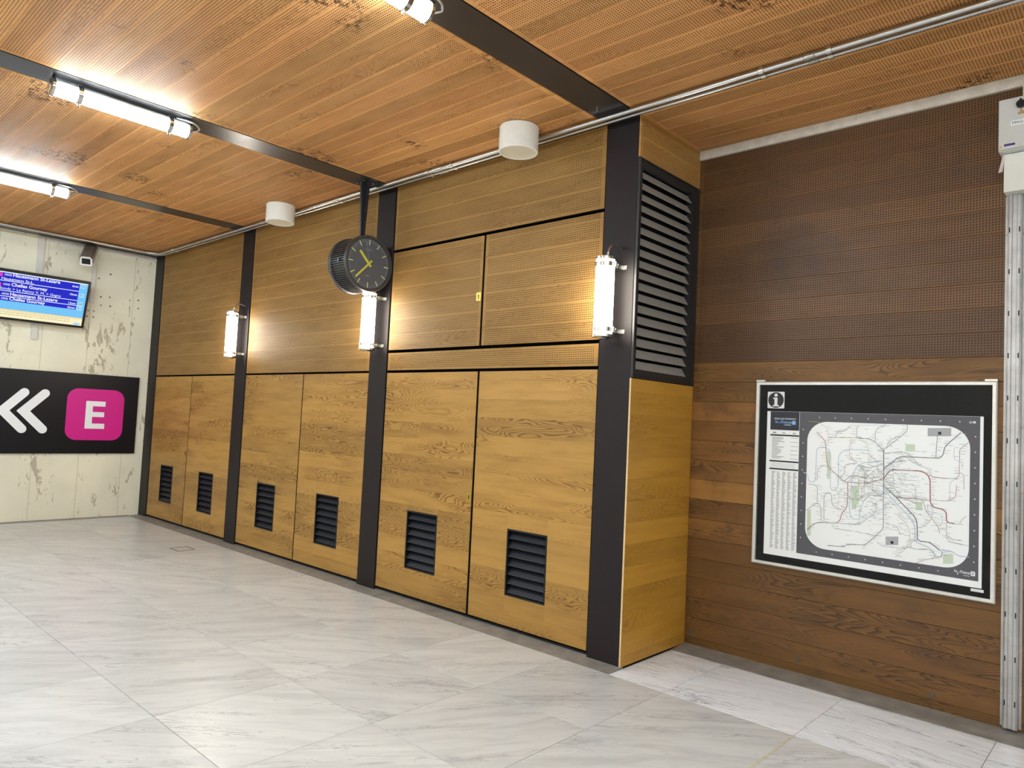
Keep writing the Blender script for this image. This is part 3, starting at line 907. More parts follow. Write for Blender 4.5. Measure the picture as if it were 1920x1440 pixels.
# ================================================================== LAMPS
def lamp_parts(L, r, tube_mat, mid, span):
    """meshes of a tubular lamp along z from 0 to L"""
    out = {}
    out['tube'] = arc_shell('light_tube', r * 0.93, 0.02, L - 0.02, mid, span, tube_mat)
    out['back'] = arc_shell('reflector', r * 0.93, 0.014, L - 0.014, mid + pi, 2 * pi - span, 'white_plastic')
    out['glass'] = lathe_me('glass_sleeve', [(r, 0.012), (r, L - 0.012)], 'clear', 32)
    out['cap'] = lathe_me('end_cap', [(0, -0.016), (r * 0.62, -0.016), (r * 0.70, -0.010), (r * 1.07, -0.004), (r * 1.07, 0.014), (r * 0.9, 0.014), (0, 0.014)], 'chrome', 32)
    out['band'] = lathe_me('clamp_band', [(r * 1.02, -0.015), (r * 1.05, -0.015), (r * 1.05, 0.015), (r * 1.02, 0.015)], 'chrome', 32, closed=True)
    return out

WLP = lamp_parts(0.52, 0.066, 'tube_wall', -pi / 2, rad(270))
def wall_lamp(px, label, py=0.0, turn=0.0):
    z0, yy = 2.135, -0.128
    e = empty('wall_lamp', (px, py, z0), (0, 0, turn))
    tag(e, label, 'lamp', 'tubular wall lamps on the columns')
    obj('light_tube', WLP['tube'], e, (0, yy, 0))
    obj('glass_sleeve', WLP['glass'], e, (0, yy, 0))
    obj('reflector', WLP['back'], e, (0, yy, 0))
    obj('end_cap', WLP['cap'], e, (0, yy, 0))
    obj('end_cap', WLP['cap'], e, (0, yy, 0.52), (pi, 0, 0))
    for zb in (0.045, 0.475):
        bd = obj('clamp_band', WLP['band'], e, (0, yy, zb))
        ear = box('band_ear', 0.062, 0.092, -0.008, 0.008, -0.014, 0.014, 'zinc', bd, ch=0.002)
        br = obj('bracket', mesh('bracket', *bracket_geo(yy, 0.066), 'zinc'), e, (0, 0, zb))
    pts = [(0.018, yy, 0.53)] + [(0.018 + 0.012 * t, yy + (0.10) * (t ** 1.5), 0.545 + 0.075 * sin(min(1, t * 1.15) * pi / 2 * 1.25)) for t in [i / 10 for i in range(11)]] + [(0.032, 0.0, 0.605)]
    tube('cable_sleeve', pts, 0.0085, 'galv', e, 10)
    return e
def bracket_geo(yy, r):
    # arm from the lamp back to a small plate on the column
    y0 = yy + r - 0.004
    v = [(-0.02, y0, -0.013), (0.06, y0, -0.013), (0.06, -0.004, -0.013), (0.085, -0.004, -0.013), (0.085, 0.0, -0.013), (-0.05, 0.0, -0.013), (-0.05, -0.004, -0.013), (-0.02, -0.004, -0.013)]
    n = len(v)
    v = v + [(x, y, 0.013) for x, y, z in v]
    f = [tuple(range(n - 1, -1, -1)), tuple(range(n, 2 * n))] + [(i, (i + 1) % n, n + (i + 1) % n, n + i) for i in range(n)]
    return v, f
wall_lamp(-0.140, 'lit tubular wall lamp on the column beside the louvre')
wall_lamp(-2.722, 'lit tubular wall lamp on the column under the hanging clock')
wall_lamp(-5.330, 'lit tubular wall lamp on the column nearest the concrete wall')
# added: matching lamps on the unseen opposite wall, brightening the niche and map
for px, w in ((-5.33, 'the concrete wall'), (1.2, 'the niche'), (2.9, 'the viewer'), (5.07, 'the far end')):
    wall_lamp(px, 'added tubular fill lamp on the opposite wall facing %s, out of view' % w, YF, pi)

CL = 0.88
CLP = lamp_parts(CL, 0.058, 'tube_ceiling', pi / 2, rad(205))
def ceiling_lamp(bx, y1, label):
    """tube under a beam; y1 is the end nearest the cupboards"""
    zc = H - 0.0015 - 0.062
    e = empty('ceiling_lamp', (bx, y1 - CL, zc))
    tag(e, label, 'lamp', 'tubular lamps under the ceiling beams')
    R = (rad(-90), 0, 0)                 # z -> +y
    obj('light_tube', CLP['tube'], e, rot=R)
    obj('glass_sleeve', CLP['glass'], e, rot=R)
    obj('reflector', CLP['back'], e, rot=R)
    obj('end_cap', CLP['cap'], e, rot=R)
    obj('end_cap', CLP['cap'], e, (0, CL, 0), (rad(90), 0, 0))
    for yb in (0.16, CL - 0.14):
        bd = obj('clamp_band', CLP['band'], e, (0, yb, 0), R)
        box('band_ear', -0.012, 0.012, 0.056, 0.078, -0.008, 0.008, 'zinc', bd, ch=0.002)
        box('foot', -0.02, 0.02, yb - 0.012, yb + 0.012, 0.055, 0.062, 'zinc', e)
    pts = [(0.03, CL - 0.1, 0.055), (0.06, CL - 0.05, 0.05), (0.075, CL, 0.042), (0.072, CL + 0.04, 0.03), (0.05, CL + 0.06, 0.014), (0.02, CL + 0.04, 0.004), (0.0, CL + 0.008, 0.0)]
    tube('cable_sleeve', round_corners([Vector(p) for p in pts], 0.05), 0.008, 'galv', e, 8)
    return e
ceiling_lamp(BEAMS[3], -1.755, 'lit tubular lamp under the beam that ends at the niche corner')
ceiling_lamp(BEAMS[2], -1.825, 'lit tubular lamp, whole in view, under the beam with the hanging clock')
ceiling_lamp(BEAMS[1], -1.870, 'lit tubular lamp at the photo edge above the departure screen')
# unseen lamps added under the beams beyond the frame to raise the light
where = ['by the concrete wall', 'at the photo edge', 'with the clock', 'at the niche corner', 'nearest the viewer', 'at the far end']
for i in (4, 5):
    ceiling_lamp(BEAMS[i], -1.80, 'added lit tubular lamp near the niche on the beam %s, out of view' % where[i])
for i in range(1, 6):
    for y, w in ((-3.60, 'second'), (-5.40, 'third')):
        ceiling_lamp(BEAMS[i], y, '%s added tubular fill lamp on the beam %s, out of view' % (w, where[i]))

# ---- white cylinders under the ceiling
def speaker(x, y, label):
    e = empty('ceiling_speaker', (x, y, H))
    tag(e, label, 'speaker', 'white cylinders under the ceiling')
    obj('housing', lathe_me('housing', [(0.10, 0.0), (0.136, 0.0), (0.14, -0.004), (0.14, -0.176), (0.137, -0.18), (0.126, -0.18), (0.126, -0.172)], 'white_plastic', 48), e)
    obj('diffuser', lathe_me('diffuser', [(0.126, -0.172), (0.06, -0.1725), (0, -0.173)], 'diffuser', 48), e)
speaker(-0.80, -0.315, 'white ceiling cylinder nearest the niche column')
speaker(-4.06, -0.315, 'white ceiling cylinder left of the hanging clock')

# ================================================================== CONDUITS
def conduit(name, off, r, zc, label, xa):
    # along the cupboards, round the corner, along the concrete wall
    y = off
    xl = -7.62 - (off + 0.135) * 0.6
    R = 0.16
    pts = [(xa, y, zc), (xl + R, y, zc)]
    pts += [(xl + R - R * sin(t), y - R + R * cos(t), zc) for t in [pi / 2 * i / 10 for i in range(1, 11)]]
    pts += [(xl, YF + 0.05, zc)]
    e = empty(name, (xa, y, zc))
    tag(e, label, 'conduit', 'steel conduits under the ceiling')
    pts = [tuple(Vector(p) - Vector((xa, y, zc))) for p in pts]
    tube('pipe', pts, r, 'galv', e, 16)
    return e
c1 = conduit('conduit', -0.142, 0.0175, 3.605, 'thicker galvanised conduit running under the ceiling past the columns', XR - 0.05)
c2 = conduit('conduit', -0.078, 0.013, 3.606, 'thinner galvanised conduit next to the cupboards, under the ceiling', XR - 0.05)
def clip(parent, x, y, zc, r):
    o = obj('clip', lathe_me('clip', [(r + 0.0005, -0.013), (r + 0.006, -0.013), (r + 0.006, 0.013), (r + 0.0005, 0.013)], 'zinc', 20, closed=True), parent, (x - parent.location.x, y - parent.location.y, zc - parent.location.z), (0, rad(90), 0))
    box('clip_stud', -(H - 0.002 - zc), -r - 0.002, -0.006, 0.006, -0.006, 0.006, 'zinc', o)
    return o
for x in (-1.978, -1.688, 0.898, 1.269, -4.739, -7.1, -3.3, 2.6, 4.2):
    clip(c1, x, -0.142, 3.605, 0.0175)
    clip(c2, x - 0.012, -0.078, 3.606, 0.013)
for cc, y, z, r in ((c1, -0.142, 3.605, 0.0175), (c2, -0.078, 3.606, 0.013)):
    prof = []
    for i in range(9):
        prof += [(r + 0.002, -0.03 + i * 0.0066), (r + 0.005, -0.03 + i * 0.0066 + 0.0033)]
    obj('coupling', lathe_me('coupling', [(r, -0.032)] + prof + [(r, 0.03)], 'zinc', 20), cc, (1.167 - cc.location.x, 0, 0), (0, rad(90), 0))
    obj('coupling', lathe_me('coupling', [(r, -0.06), (r + 0.004, -0.058), (r + 0.004, 0.058), (r, 0.06)], 'galv', 20), cc, (-1.85 - cc.location.x, 0, 0), (0, rad(90), 0))

# ================================================================== HANGING CLOCK
ck = empty('hanging_clock', (-2.717, -0.25, 2.878), SIDE)
tag(ck, 'round dark double-faced clock hanging from the ceiling beam', 'clock')
# ribbed drum: one continuous toothed outline
N = 72
prof = []
for i in range(N):
    for da, r in ((-0.30, 0.222), (-0.22, 0.238), (0.10, 0.238), (0.18, 0.222)):
        t = 2 * pi * (i + da) / N
        prof.append((r * cos(t), r * sin(t)))
plate('case', prof, -0.105, 0.105, 'clock_case', ck)
plate('side_knob', disc(0, 0, 0.016, 16), 0.0, 0.012, 'black_plastic', ck, (-0.236, 0.0, 0.02), (0, rad(-90), 0))
for s in (1, -1):
    rim = obj('rim', lathe_me('rim', [(0.20, 0.012), (0.242, 0.012), (0.25, 0.018), (0.25, 0.042), (0.246, 0.048), (0.226, 0.048), (0.222, 0.040), (0.222, 0.030), (0.20, 0.030)], 'clock_case', 64, closed=True), ck, (0, 0, 0.09 * s), (0, 0, 0) if s > 0 else (pi, 0, 0))
    fc = plate('dial', disc(0, 0, 0.224, 64), 0.0, 0.004, 'clock_face', ck, (0, 0, 0.118 * s), (0, 0, 0) if s > 0 else (0, pi, 0))
    for i in range(12):
        a = 2 * pi * i / 12
        plate('hour_mark', rect(-0.0042, 0.0042, 0.166, 0.214), 0.004, 0.0052, 'clock_mark', fc, rot=(0, 0, -a))
    v, f = [], []
    for i in range(60):
        if i % 5 == 0:
            continue
        a = 2 * pi * i / 60
        k = len(v)
        for x, y in rect(-0.0017, 0.0017, 0.190, 0.214):
            v.append((x * cos(a) + y * sin(a), -x * sin(a) + y * cos(a), 0.0047))
        f.append((k, k + 1, k + 2, k + 3))
    obj('minute_marks', mesh('minute_marks', v, f, 'clock_grey'), fc, kind='stuff')
    plate('hour_hand', rrect(-0.0115, 0.0115, -0.035, 0.142, 0.010, 5), 0.006, 0.008, 'clock_lume', fc, rot=(0, 0, -rad(316)))
    plate('minute_hand', rrect(-0.0085, 0.0085, -0.045, 0.192, 0.007, 5), 0.009, 0.011, 'clock_lume', fc, rot=(0, 0, -rad(224)))
    sh = plate('second_hand', rect(-0.0013, 0.0013, -0.03, 0.165), 0.012, 0.013, 'clock_grey', fc, rot=(0, 0, -rad(349)))
    obj('second_ring', lathe_me('second_ring', [(0.008, 0.012), (0.011, 0.012), (0.011, 0.013), (0.008, 0.013)], 'clock_grey', 20, closed=True), fc, (0.175 * sin(rad(349)), 0.175 * cos(rad(349)), 0))
    plate('hub', disc(0, 0, 0.007, 16), 0.011, 0.015, 'clock_lume', fc)
    # maker's marks: a fine double line and a small word, too small to read
    obj('emblem', quads_me('emblem', [(-0.035, 0.022, 0.124, 0.127), (-0.012, 0.035, 0.118, 0.121)], 0.0046, 'clock_grey'), fc, kind='stuff')
    obj('small_print', quads_me('small_print', [(-0.026 + 0.007 * i, -0.026 + 0.007 * i + 0.005, -0.112, -0.104) for i in range(6)], 0.0046, 'clock_grey'), fc, kind='stuff')
    obj('glass', lathe_me('glass', [(0.222, 0.0), (0.1, 0.0), (0, 0.0)], 'pane', 48), ck, (0, 0, 0.136 * s))
# tapered hanger from the beam
hz = H - 0.0015 - 2.878
def taper(name, x0a, x1a, z0a, z1a, x0b, x1b, z0b, z1b, yb, yt, mat, parent):
    v = [(x0b, yb, z0b), (x1b, yb, z0b), (x1b, yb, z1b), (x0b, yb, z1b), (x0a, yt, z0a), (x1a, yt, z0a), (x1a, yt, z1a), (x0a, yt, z1a)]
    return obj(name, mesh(name, v, [(0, 1, 2, 3), (7, 6, 5, 4), (4, 5, 1, 0), (5, 6, 2, 1), (6, 7, 3, 2), (7, 4, 0, 3)], mat), parent)
taper('hanger', -0.046, 0.046, -0.012, 0.012, -0.018, 0.018, -0.010, 0.010, 0.215, hz - 0.006, 'bracket_black', ck)
taper('hanger_web', -0.007, 0.007, -0.058, 0.058, -0.006, 0.006, -0.018, 0.018, 0.215, hz - 0.006, 'bracket_black', ck)
hp = plate('hanger_plate', rect(-0.066, 0.066, -0.066, 0.066), 0, 0.007, 'bracket_black', ck, (0, hz - 0.007, 0), (rad(-90), 0, 0))
for sx in (-0.052, 0.052):
    for sy in (-0.052, 0.052):
        obj('bolt', lathe_me('bolt', [(0, -0.008), (0.008, -0.008), (0.008, 0.0), (0, 0.0)], 'zinc', 6, False), hp, (sx, sy, 0))

# ================================================================== DIRECTION SIGN
sg = empty('direction_sign', (XL + 0.012, 0.0, 0.862), SIDE)
tag(sg, 'wide black wall sign with white double chevron and letter E on pink square', 'sign')
plate('board', rect(-2.9, -0.119, 0.0, 1.052), 0.0, 0.018, 'sign_black', sg)
SZ = 0.018
pk = plate('line_badge', rrect(-0.990, -0.297, 0.176, 0.856, 0.135, 10), SZ, SZ + 0.0012, 'sign_pink', sg)
E_ = [(-0.764, 1.557), (-0.529, 1.557), (-0.529, 1.490), (-0.680, 1.490), (-0.680, 1.414), (-0.537, 1.414), (-0.537, 1.348), (-0.680, 1.348), (-0.680, 1.260), (-0.526, 1.260), (-0.526, 1.191), (-0.764, 1.191)]
plate('letter', [(y, z - 0.862) for y, z in E_], SZ + 0.0012, SZ + 0.0022, 'sign_white', pk)
def chevron(tip_y, arm_y, w=0.105):
    # round-ended stroke with a sharp outer vertex
    zc, top, bot = 1.394 - 0.862, 1.628 - 0.862, 1.168 - 0.862
    pl = [(arm_y, top), (tip_y, zc), (arm_y, bot)]
    L, R = ribbon_pts(pl, w)
    def cap(c, a):
        return [(c[0] + w / 2 * cos(a + pi / 2 - pi * i / 8), c[1] + w / 2 * sin(a + pi / 2 - pi * i / 8)) for i in range(1, 8)]
    d0 = math.atan2(pl[0][1] - pl[1][1], pl[0][0] - pl[1][0])
    d1 = math.atan2(pl[2][1] - pl[1][1], pl[2][0] - pl[1][0])
    poly = [tuple(p) for p in L] + cap(pl[2], d1) + [tuple(p) for p in R[::-1]] + cap(pl[0], d0)
    return poly
for t_, a_ in ((-1.465, -1.243), (-1.683, -1.468)):
    poly = chevron(t_, a_)
    plate('chevron', poly, SZ, SZ + 0.0012, 'sign_white', sg)

# ================================================================== DEPARTURE SCREEN
a_ = Vector((XL + 0.33, 0, 3.087))
b_ = Vector((XL + 0.15, 0, 2.50))
vv_ = (a_ - b_).normalized()
uu_ = Vector((0, 1, 0))
nn_ = uu_.cross(vv_)
rot = Matrix((uu_, vv_, nn_)).transposed().to_euler()
ds = empty('departure_screen', (b_.x, -0.905, b_.z), rot)
tag(ds, 'tilted blue departure screen listing trains, mounted high on the concrete wall', 'screen')
SW, SH = 1.13, 0.618
plate('housing', rrect(-SW, 0.0, 0.0, SH, 0.008, 3), -0.055, -0.004, 'bezel', ds)
ring_frame('bezel', (-SW, 0.0, 0.0, SH), (-SW + 0.03, -0.03, 0.03, SH - 0.032), -0.004, 0.004, 'bezel', ds, ch=0.003)
SE = 0.165
for nm, c in (('scr_blue', (44, 48, 198)), ('scr_light', (118, 196, 246)), ('scr_pale', (176, 226, 250)), ('scr_cream', (250, 240, 196)), ('scr_sand', (240, 218, 160)), ('scr_white', (250, 252, 255)), ('scr_pink', (222, 70, 196)), ('scr_ink', (30, 60, 130)), ('scr_soft', (196, 186, 150))):
    M[nm] = emit('screen_' + nm[4:], lin(c), SE)
dp = plate('display', rect(-SW + 0.03, -0.03, 0.03, SH - 0.032), -0.003, 0.0, 'scr_light', ds)
x0_, x1_ = -SW + 0.03, -0.125
for y0, y1 in ((0.480, 0.572), (0.358, 0.472), (0.292, 0.350), (0.234, 0.284)):
    plate('train_row', rect(x0_, x1_, y0, y1), 0.0, 0.0004, 'scr_blue', dp)
obj('rule', quads_me('rule', [(x0_, x1_, y, y + 0.006) for y in (0.473, 0.351, 0.285)], 0.0002, 'scr_white'), dp, kind='stuff')
obj('top_rule', quads_me('top_rule', [(x0_, -0.03, 0.575, 0.585)], 0.0004, 'scr_white'), dp)
plate('message_strip', rect(x0_, -0.03, 0.030, 0.128), 0.0, 0.0004, 'scr_cream', dp)
plate('message_edge', rect(x0_, -0.03, 0.112, 0.132), 0.0004, 0.0006, 'scr_sand', dp)
Y0 = 0.905
def st(s, x, y, size, mat='scr_white', bold=0.0, fit=None, align='LEFT'):
    text('lettering', s, x, y, size, 0.001, mat, dp, align, bold, 1.0, fit)
st('HOCE', -1.836 + Y0, 0.540, 0.032, bold=0.02, fit=0.070)
st('Haussmann St-Lazare', -1.754 + Y0, 0.537, 0.057, bold=0.02, fit=0.50)
st('Haussmann St-L.', -1.864 + Y0, 0.486, 0.046, bold=0.008, fit=0.333)
st('COHZ', -1.836 + Y0, 0.422, 0.032, bold=0.02, fit=0.070)
st('Chelles Gournay', -1.754 + Y0, 0.420, 0.057, bold=0.02, fit=0.378)
st('Bondy > Le Raincy V. M. > Gagny', -1.872 + Y0, 0.368, 0.046, fit=0.65)
st('HOVE', -1.836 + Y0, 0.306, 0.032, bold=0.02, fit=0.070)
st('Haussmann St-Lazare', -1.754 + Y0, 0.303, 0.055, bold=0.02, fit=0.504)
st('COHZ', -1.836 + Y0, 0.248, 0.032, bold=0.02, fit=0.070)
st('Chelles Gournay', -1.754 + Y0, 0.246, 0.055, bold=0.02, fit=0.376)
for s, y in (('6min', 0.522), ('10min', 0.414), ('13min', 0.300), ('25min', 0.242)):
    st(s, -0.135, y, 0.036, bold=0.015, align='RIGHT')
for s, y in (('52', 0.548), ('51', 0.427), ('54', 0.314), ('51', 0.257)):
    plate('platform_tile', rect(-0.114, -0.058, y - 0.027, y + 0.025), 0.0, 0.0004, 'scr_pale', dp)
    st(s, -0.086, y - 0.014, 0.044, 'scr_ink', 0.0, None, 'CENTER')
for y in (0.545, 0.425):
    plate('line_dot', rrect(-0.992, -0.950, y - 0.022, y + 0.022, 0.012, 4), 0.0004, 0.0008, 'scr_pink', dp)
rr = random.Random(3)
q = []
for y in (0.092, 0.066):
    x = x0_ + 0.02
    while x < -0.17:
        w = rr.uniform(0.012, 0.045)
        q.append((x, x + w, y, y + 0.009))
        x += w + 0.008
obj('small_print', quads_me('small_print', q, 0.0009, 'scr_soft'), dp, kind='stuff')
plate('time_tile', rect(-0.125, -0.048, 0.034, 0.062), 0.0006, 0.0008, 'scr_pale', dp)
st('10:37', -0.087, 0.042, 0.022, 'scr_ink', 0.0, None, 'CENTER')
# wall bracket
tube('wall_arm', [(-0.55, 0.31, -0.05), (-0.55, 0.24, -0.19)], 0.02, 'black_plastic', ds, 10)

# ================================================================== SECURITY CAMERA
f_ = Vector((-7.615, -1.005, 3.335))
r_ = Vector((-7.93, -0.865, 3.555))
ax = (f_ - r_).normalized()
sd = ax.cross(Vector((0, 0, 1))).normalized()
upv = sd.cross(ax)
cc = empty('security_camera', r_, Matrix((sd, upv, -ax)).transposed().to_euler())
tag(cc, 'grey boxy security camera on the concrete wall above the departure screen', 'camera')
LEN = (f_ - r_).length
def prism(name, poly, z0, z1, mat, parent):
    return plate(name, poly, z0, z1, mat, parent)
hs = [(-0.062, -0.055), (0.062, -0.055), (0.068, -0.02), (0.068, 0.045), (0.045, 0.068), (-0.045, 0.068), (-0.068, 0.045), (-0.068, -0.02)]
prism('housing', hs, -LEN + 0.02, 0.0, 'cctv_grey', cc)
prism('sunshield', [(-0.074, -0.005), (-0.074, 0.048), (-0.048, 0.075), (0.048, 0.075), (0.074, 0.048), (0.074, -0.005), (0.069, -0.005), (0.069, 0.046), (0.046, 0.070), (-0.046, 0.070), (-0.069, 0.046), (-0.069, -0.005)], -LEN - 0.01, 0.01, 'cctv_grey', cc)
prism('front_rim', [(x * 1.02, y * 1.02) for x, y in hs], -LEN, -LEN + 0.022, 'cctv_white', cc)
prism('window', rrect(-0.048, 0.048, -0.034, 0.042, 0.006, 3), -LEN - 0.002, -LEN, 'lens', cc)
e_ = obj('wall_arm', tube_me('wall_arm', [(0, -0.05, -0.10), (0, -0.11, -0.06), (-0.01, -0.12, 0.0), (-0.03, -0.10, 0.05)], 0.016, 'cctv_grey'), cc)
prism('mount', rrect(-0.03, 0.03, -0.085, -0.055, 0.005, 3), -0.24, -0.06, 'black_plastic', cc)

# ================================================================== INFORMATION PANEL
XC_, ZC_ = 1.2025, 1.29
ip = empty('information_panel', (XC_, D, ZC_), WALL)
tag(ip, 'framed public transport map in a black glazed case on the niche wall', 'notice board')
ring_frame('frame', (-0.695, 0.695, -0.615, 0.615), (-0.668, 0.673, -0.592, 0.593), 0.0, 0.036, 'alu', ip, ch=0.006)
plate('backboard', rect(-0.669, 0.674, -0.593, 0.594), 0.0, 0.018, 'panel_black', ip)
for x in (-0.665, 0.665):
    plate('hinge', rect(x - 0.03, x + 0.03, 0.612, 0.626), 0.004, 0.03, 'alu', ip)
Zp = 0.018
ic = plate('information_symbol', rrect(-0.617, -0.502, 0.435, 0.547, 0.006, 3), Zp, Zp + 0.0006, 'sign_white', ip)
plate('circle', disc(-0.5595, 0.491, 0.053, 40), Zp + 0.0006, Zp + 0.0010, 'ink', ic)
plate('dot', disc(-0.5595, 0.524, 0.0115, 20), Zp + 0.0010, Zp + 0.0014, 'sign_white', ic)
plate('letter', [(-0.579, 0.507), (-0.579, 0.498), (-0.570, 0.498), (-0.570, 0.457), (-0.581, 0.457), (-0.581, 0.448), (-0.538, 0.448), (-0.538, 0.457), (-0.549, 0.457), (-0.549, 0.507)], Zp + 0.0010, Zp + 0.0014, 'sign_white', ic)
ps = plate('poster', rect(-0.616, 0.630, -0.544, 0.415), Zp, Zp + 0.0006, 'paper', ip)
Z1 = Zp + 0.0006
plate('map_border', rect(-0.397, 0.614, -0.507, 0.414), Z1, Z1 + 0.0003, 'map_grey', ps)
plate('map_field', rrect(-0.344, 0.567, -0.457, 0.355, 0.125, 12), Z1 + 0.0003, Z1 + 0.0006, 'paper', ps)
Z2 = Z1 + 0.0006
for g_ in MAP_GREEN:
    plate('park', g_, Z2, Z2 + 0.0001, 'map_green', ps)
for g_ in MAP_BOX:
    plate('airport_box', g_, Z2, Z2 + 0.0002, 'map_box', ps)
for ix, iy in ((0.414, 0.311), (0.172, -0.356)):
    plate('airport_dot', disc(ix, iy, 0.0095, 16), Z2 + 0.0002, Z2 + 0.0004, 'map_dark', ps)
for i, (c, w, pl) in enumerate(MAP_LINES):
    lvl = Z2 + 0.0002 + (0.0 if c in ('blue', 'lilac') else 0.0003) + 0.000004 * i
    ribbon('transit_line', round_corners(pl, 0.022, 4), max(w, 0.0017), lvl, 'map_' + c if c != 'grey' else 'map_greyline', ps)
# station names: far too small to read, printed as short grey dashes
rr = random.Random(5)
q, qp, tk = [], [], []
for c, w, pl in MAP_LINES:
    if c in ('blue', 'lilac'):
        continue
    for (xa, ya), (xb, yb) in zip(pl, pl[1:]):
        L_ = math.hypot(xb - xa, yb - ya)
        n_ = int(L_ / 0.015)
        for k in range(n_):
            t_ = (k + 0.5) / max(1, n_)
            x, y = xa + (xb - xa) * t_, ya + (yb - ya) * t_
            s = rr.choice((-1, 1))
            ln = rr.uniform(0.012, 0.030)
            xx = x + 0.005 if s > 0 else x - 0.005 - ln
            if -0.335 < xx and xx + ln < 0.56 and -0.45 < y < 0.35:
                (q if rr.random() < 0.6 else qp).append((xx, xx + ln, y, y + 0.0018))
for k in range(520):
    x, y = rr.gauss(0.09, 0.13), rr.gauss(-0.06, 0.13)
    if -0.30 < x < 0.5 and -0.44 < y < 0.33:
        ln = rr.uniform(0.01, 0.028)
        (q if rr.random() < 0.5 else qp).append((x, x + ln, y, y + 0.0018))
obj('station_names', quads_me('station_names', q, Z2 + 0.0009, 'ink_grey'), ps, kind='stuff')
obj('faint_names', quads_me('faint_names', qp, Z2 + 0.00092, 'ink_pale'), ps, kind='stuff')
q = []
for k in range(9):
    for x, y in ((-0.372, 0.30 - k * 0.088), (0.592, 0.30 - k * 0.088)):
        q.append((x - 0.0028, x + 0.0028, y - 0.0035, y + 0.0035))
    for x, y in ((-0.27 + k * 0.098, 0.382), (-0.27 + k * 0.098, -0.482)):
        q.append((x - 0.0028, x + 0.0028, y - 0.0035, y + 0.0035))
obj('grid_letters', quads_me('grid_letters', q, Z2, 'sign_white'), ps, kind='stuff')
# minor metro lines in the middle
for k in range(16):
    x, y = rr.uniform(-0.05, 0.18), rr.uniform(-0.13, 0.08)
    pl = [(x, y)]
    d_ = rr.randrange(8)
    for s in range(4):
        d_ = (d_ + rr.choice((-1, 0, 1))) % 8
        st_ = rr.uniform(0.03, 0.08)
        x, y = x + st_ * cos(d_ * pi / 4), y + st_ * sin(d_ * pi / 4)
        pl.append((x, y))
    ribbon('metro_line', round_corners(pl, 0.01, 3), 0.0016, Z2 + 0.0007 + k * 0.000004, rr.choice(['map_olive', 'map_greyline', 'map_plum', 'map_gold', 'map_slate', 'map_brown']), ps)
# title block and index
tb = plate('title_block', rect(-0.593, -0.399, 0.290, 0.414), Z1, Z1 + 0.0004, 'map_dark', ps)
text('lettering', 'RÉSEAU DES TRANSPORTS', -0.566, 0.361, 0.014, Z1 + 0.0008, 'sign_white', ps, bold=0.01, fit=0.143)
M['logo_blue'] = plain('logo_blue', (120, 176, 232), 0.6)
text('lettering', 'île', -0.560, 0.336, 0.026, Z1 + 0.0008, 'logo_blue', ps, bold=0.01, fit=0.020)
text('lettering', 'de', -0.537, 0.336, 0.014, Z1 + 0.0008, 'logo_blue', ps, fit=0.014)
text('lettering', 'France', -0.521, 0.335, 0.027, Z1 + 0.0008, 'logo_blue', ps, bold=0.02, fit=0.070)
text('lettering', 'mobilités', -0.500, 0.322, 0.012, Z1 + 0.0008, 'sign_white', ps, bold=0.01, fit=0.045)
plate('logo_tile', rrect(-0.448, -0.422, 0.328, 0.354, 0.005, 3), Z1 + 0.0004, Z1 + 0.0007, 'logo_blue', ps)
ribbon('logo_mark', [(-0.440, 0.334), (-0.436, 0.342), (-0.434, 0.350)], 0.003, Z1 + 0.0009, 'sign_white', ps)
text('lettering', 'île', 0.497, -0.474, 0.022, Z1 + 0.0008, 'sign_white', ps, bold=0.01, fit=0.016)
text('lettering', 'de', 0.515, -0.474, 0.012, Z1 + 0.0008, 'sign_white', ps, fit=0.010)
text('lettering', 'France', 0.527, -0.475, 0.023, Z1 + 0.0008, 'sign_white', ps, bold=0.02, fit=0.046)
text('lettering', 'mobilités', 0.541, -0.488, 0.010, Z1 + 0.0008, 'sign_white', ps, fit=0.033)
plate('logo_tile', rrect(0.577, 0.599, -0.482, -0.456, 0.005, 3), Z1 + 0.0003, Z1 + 0.0006, 'sign_white', ps)
ribbon('logo_mark', [(0.585, -0.476), (0.588, -0.469), (0.590, -0.461)], 0.003, Z1 + 0.0009, 'map_grey', ps)
text('lettering', '24', 0.560, 0.375, 0.016, Z1 + 0.0008, 'sign_white', ps, bold=0.02)
plate('edition_mark', rect(0.580, 0.592, 0.375, 0.387), Z1 + 0.0003, Z1 + 0.0006, 'sign_white', ps)
for y in (0.250, 0.076, 0.024):
    plate('heading_bar', rect(-0.592, -0.398, y, y + 0.010), Z1, Z1 + 0.0003, 'ink', ps)
q = []
for col in range(5):
    x0 = -0.575 + col * 0.036
    for k in range(118):
        y = 0.010 - k * 0.00435
        q.append((x0, x0 + rr.uniform(0.010, 0.027), y, y + 0.0021))
obj('station_index', quads_me('station_index', q, Z1 + 0.0003, 'ink_grey'), ps, kind='stuff')
q = []
for k in range(16):
    y = 0.238 - k * 0.0092
    if abs(y - 0.082) < 0.012:
        continue
    q.append((-0.578, -0.578 + rr.uniform(0.03, 0.09), y, y + 0.004))
    if k % 3 == 0:
        q.append((-0.455, -0.405, y, y + 0.0025))
for k in range(4):
    q.append((-0.58, -0.42, 0.066 - k * 0.008, 0.0675 - k * 0.008))
q += [(-0.575, -0.552, 0.266, 0.276), (-0.51, -0.49, 0.268, 0.274), (-0.44, -0.42, 0.266, 0.274)]
obj('legend_print', quads_me('legend_print', q, Z1 + 0.0003, 'ink_grey'), ps, kind='stuff')
plate('sticker', rect(0.578, 0.640, -0.566, -0.550), Zp, Zp + 0.0006, 'sign_white', ip)
plate('glass_pane', rect(-0.667, 0.672, -0.591, 0.592), 0.027, 0.030, 'pane', ip)

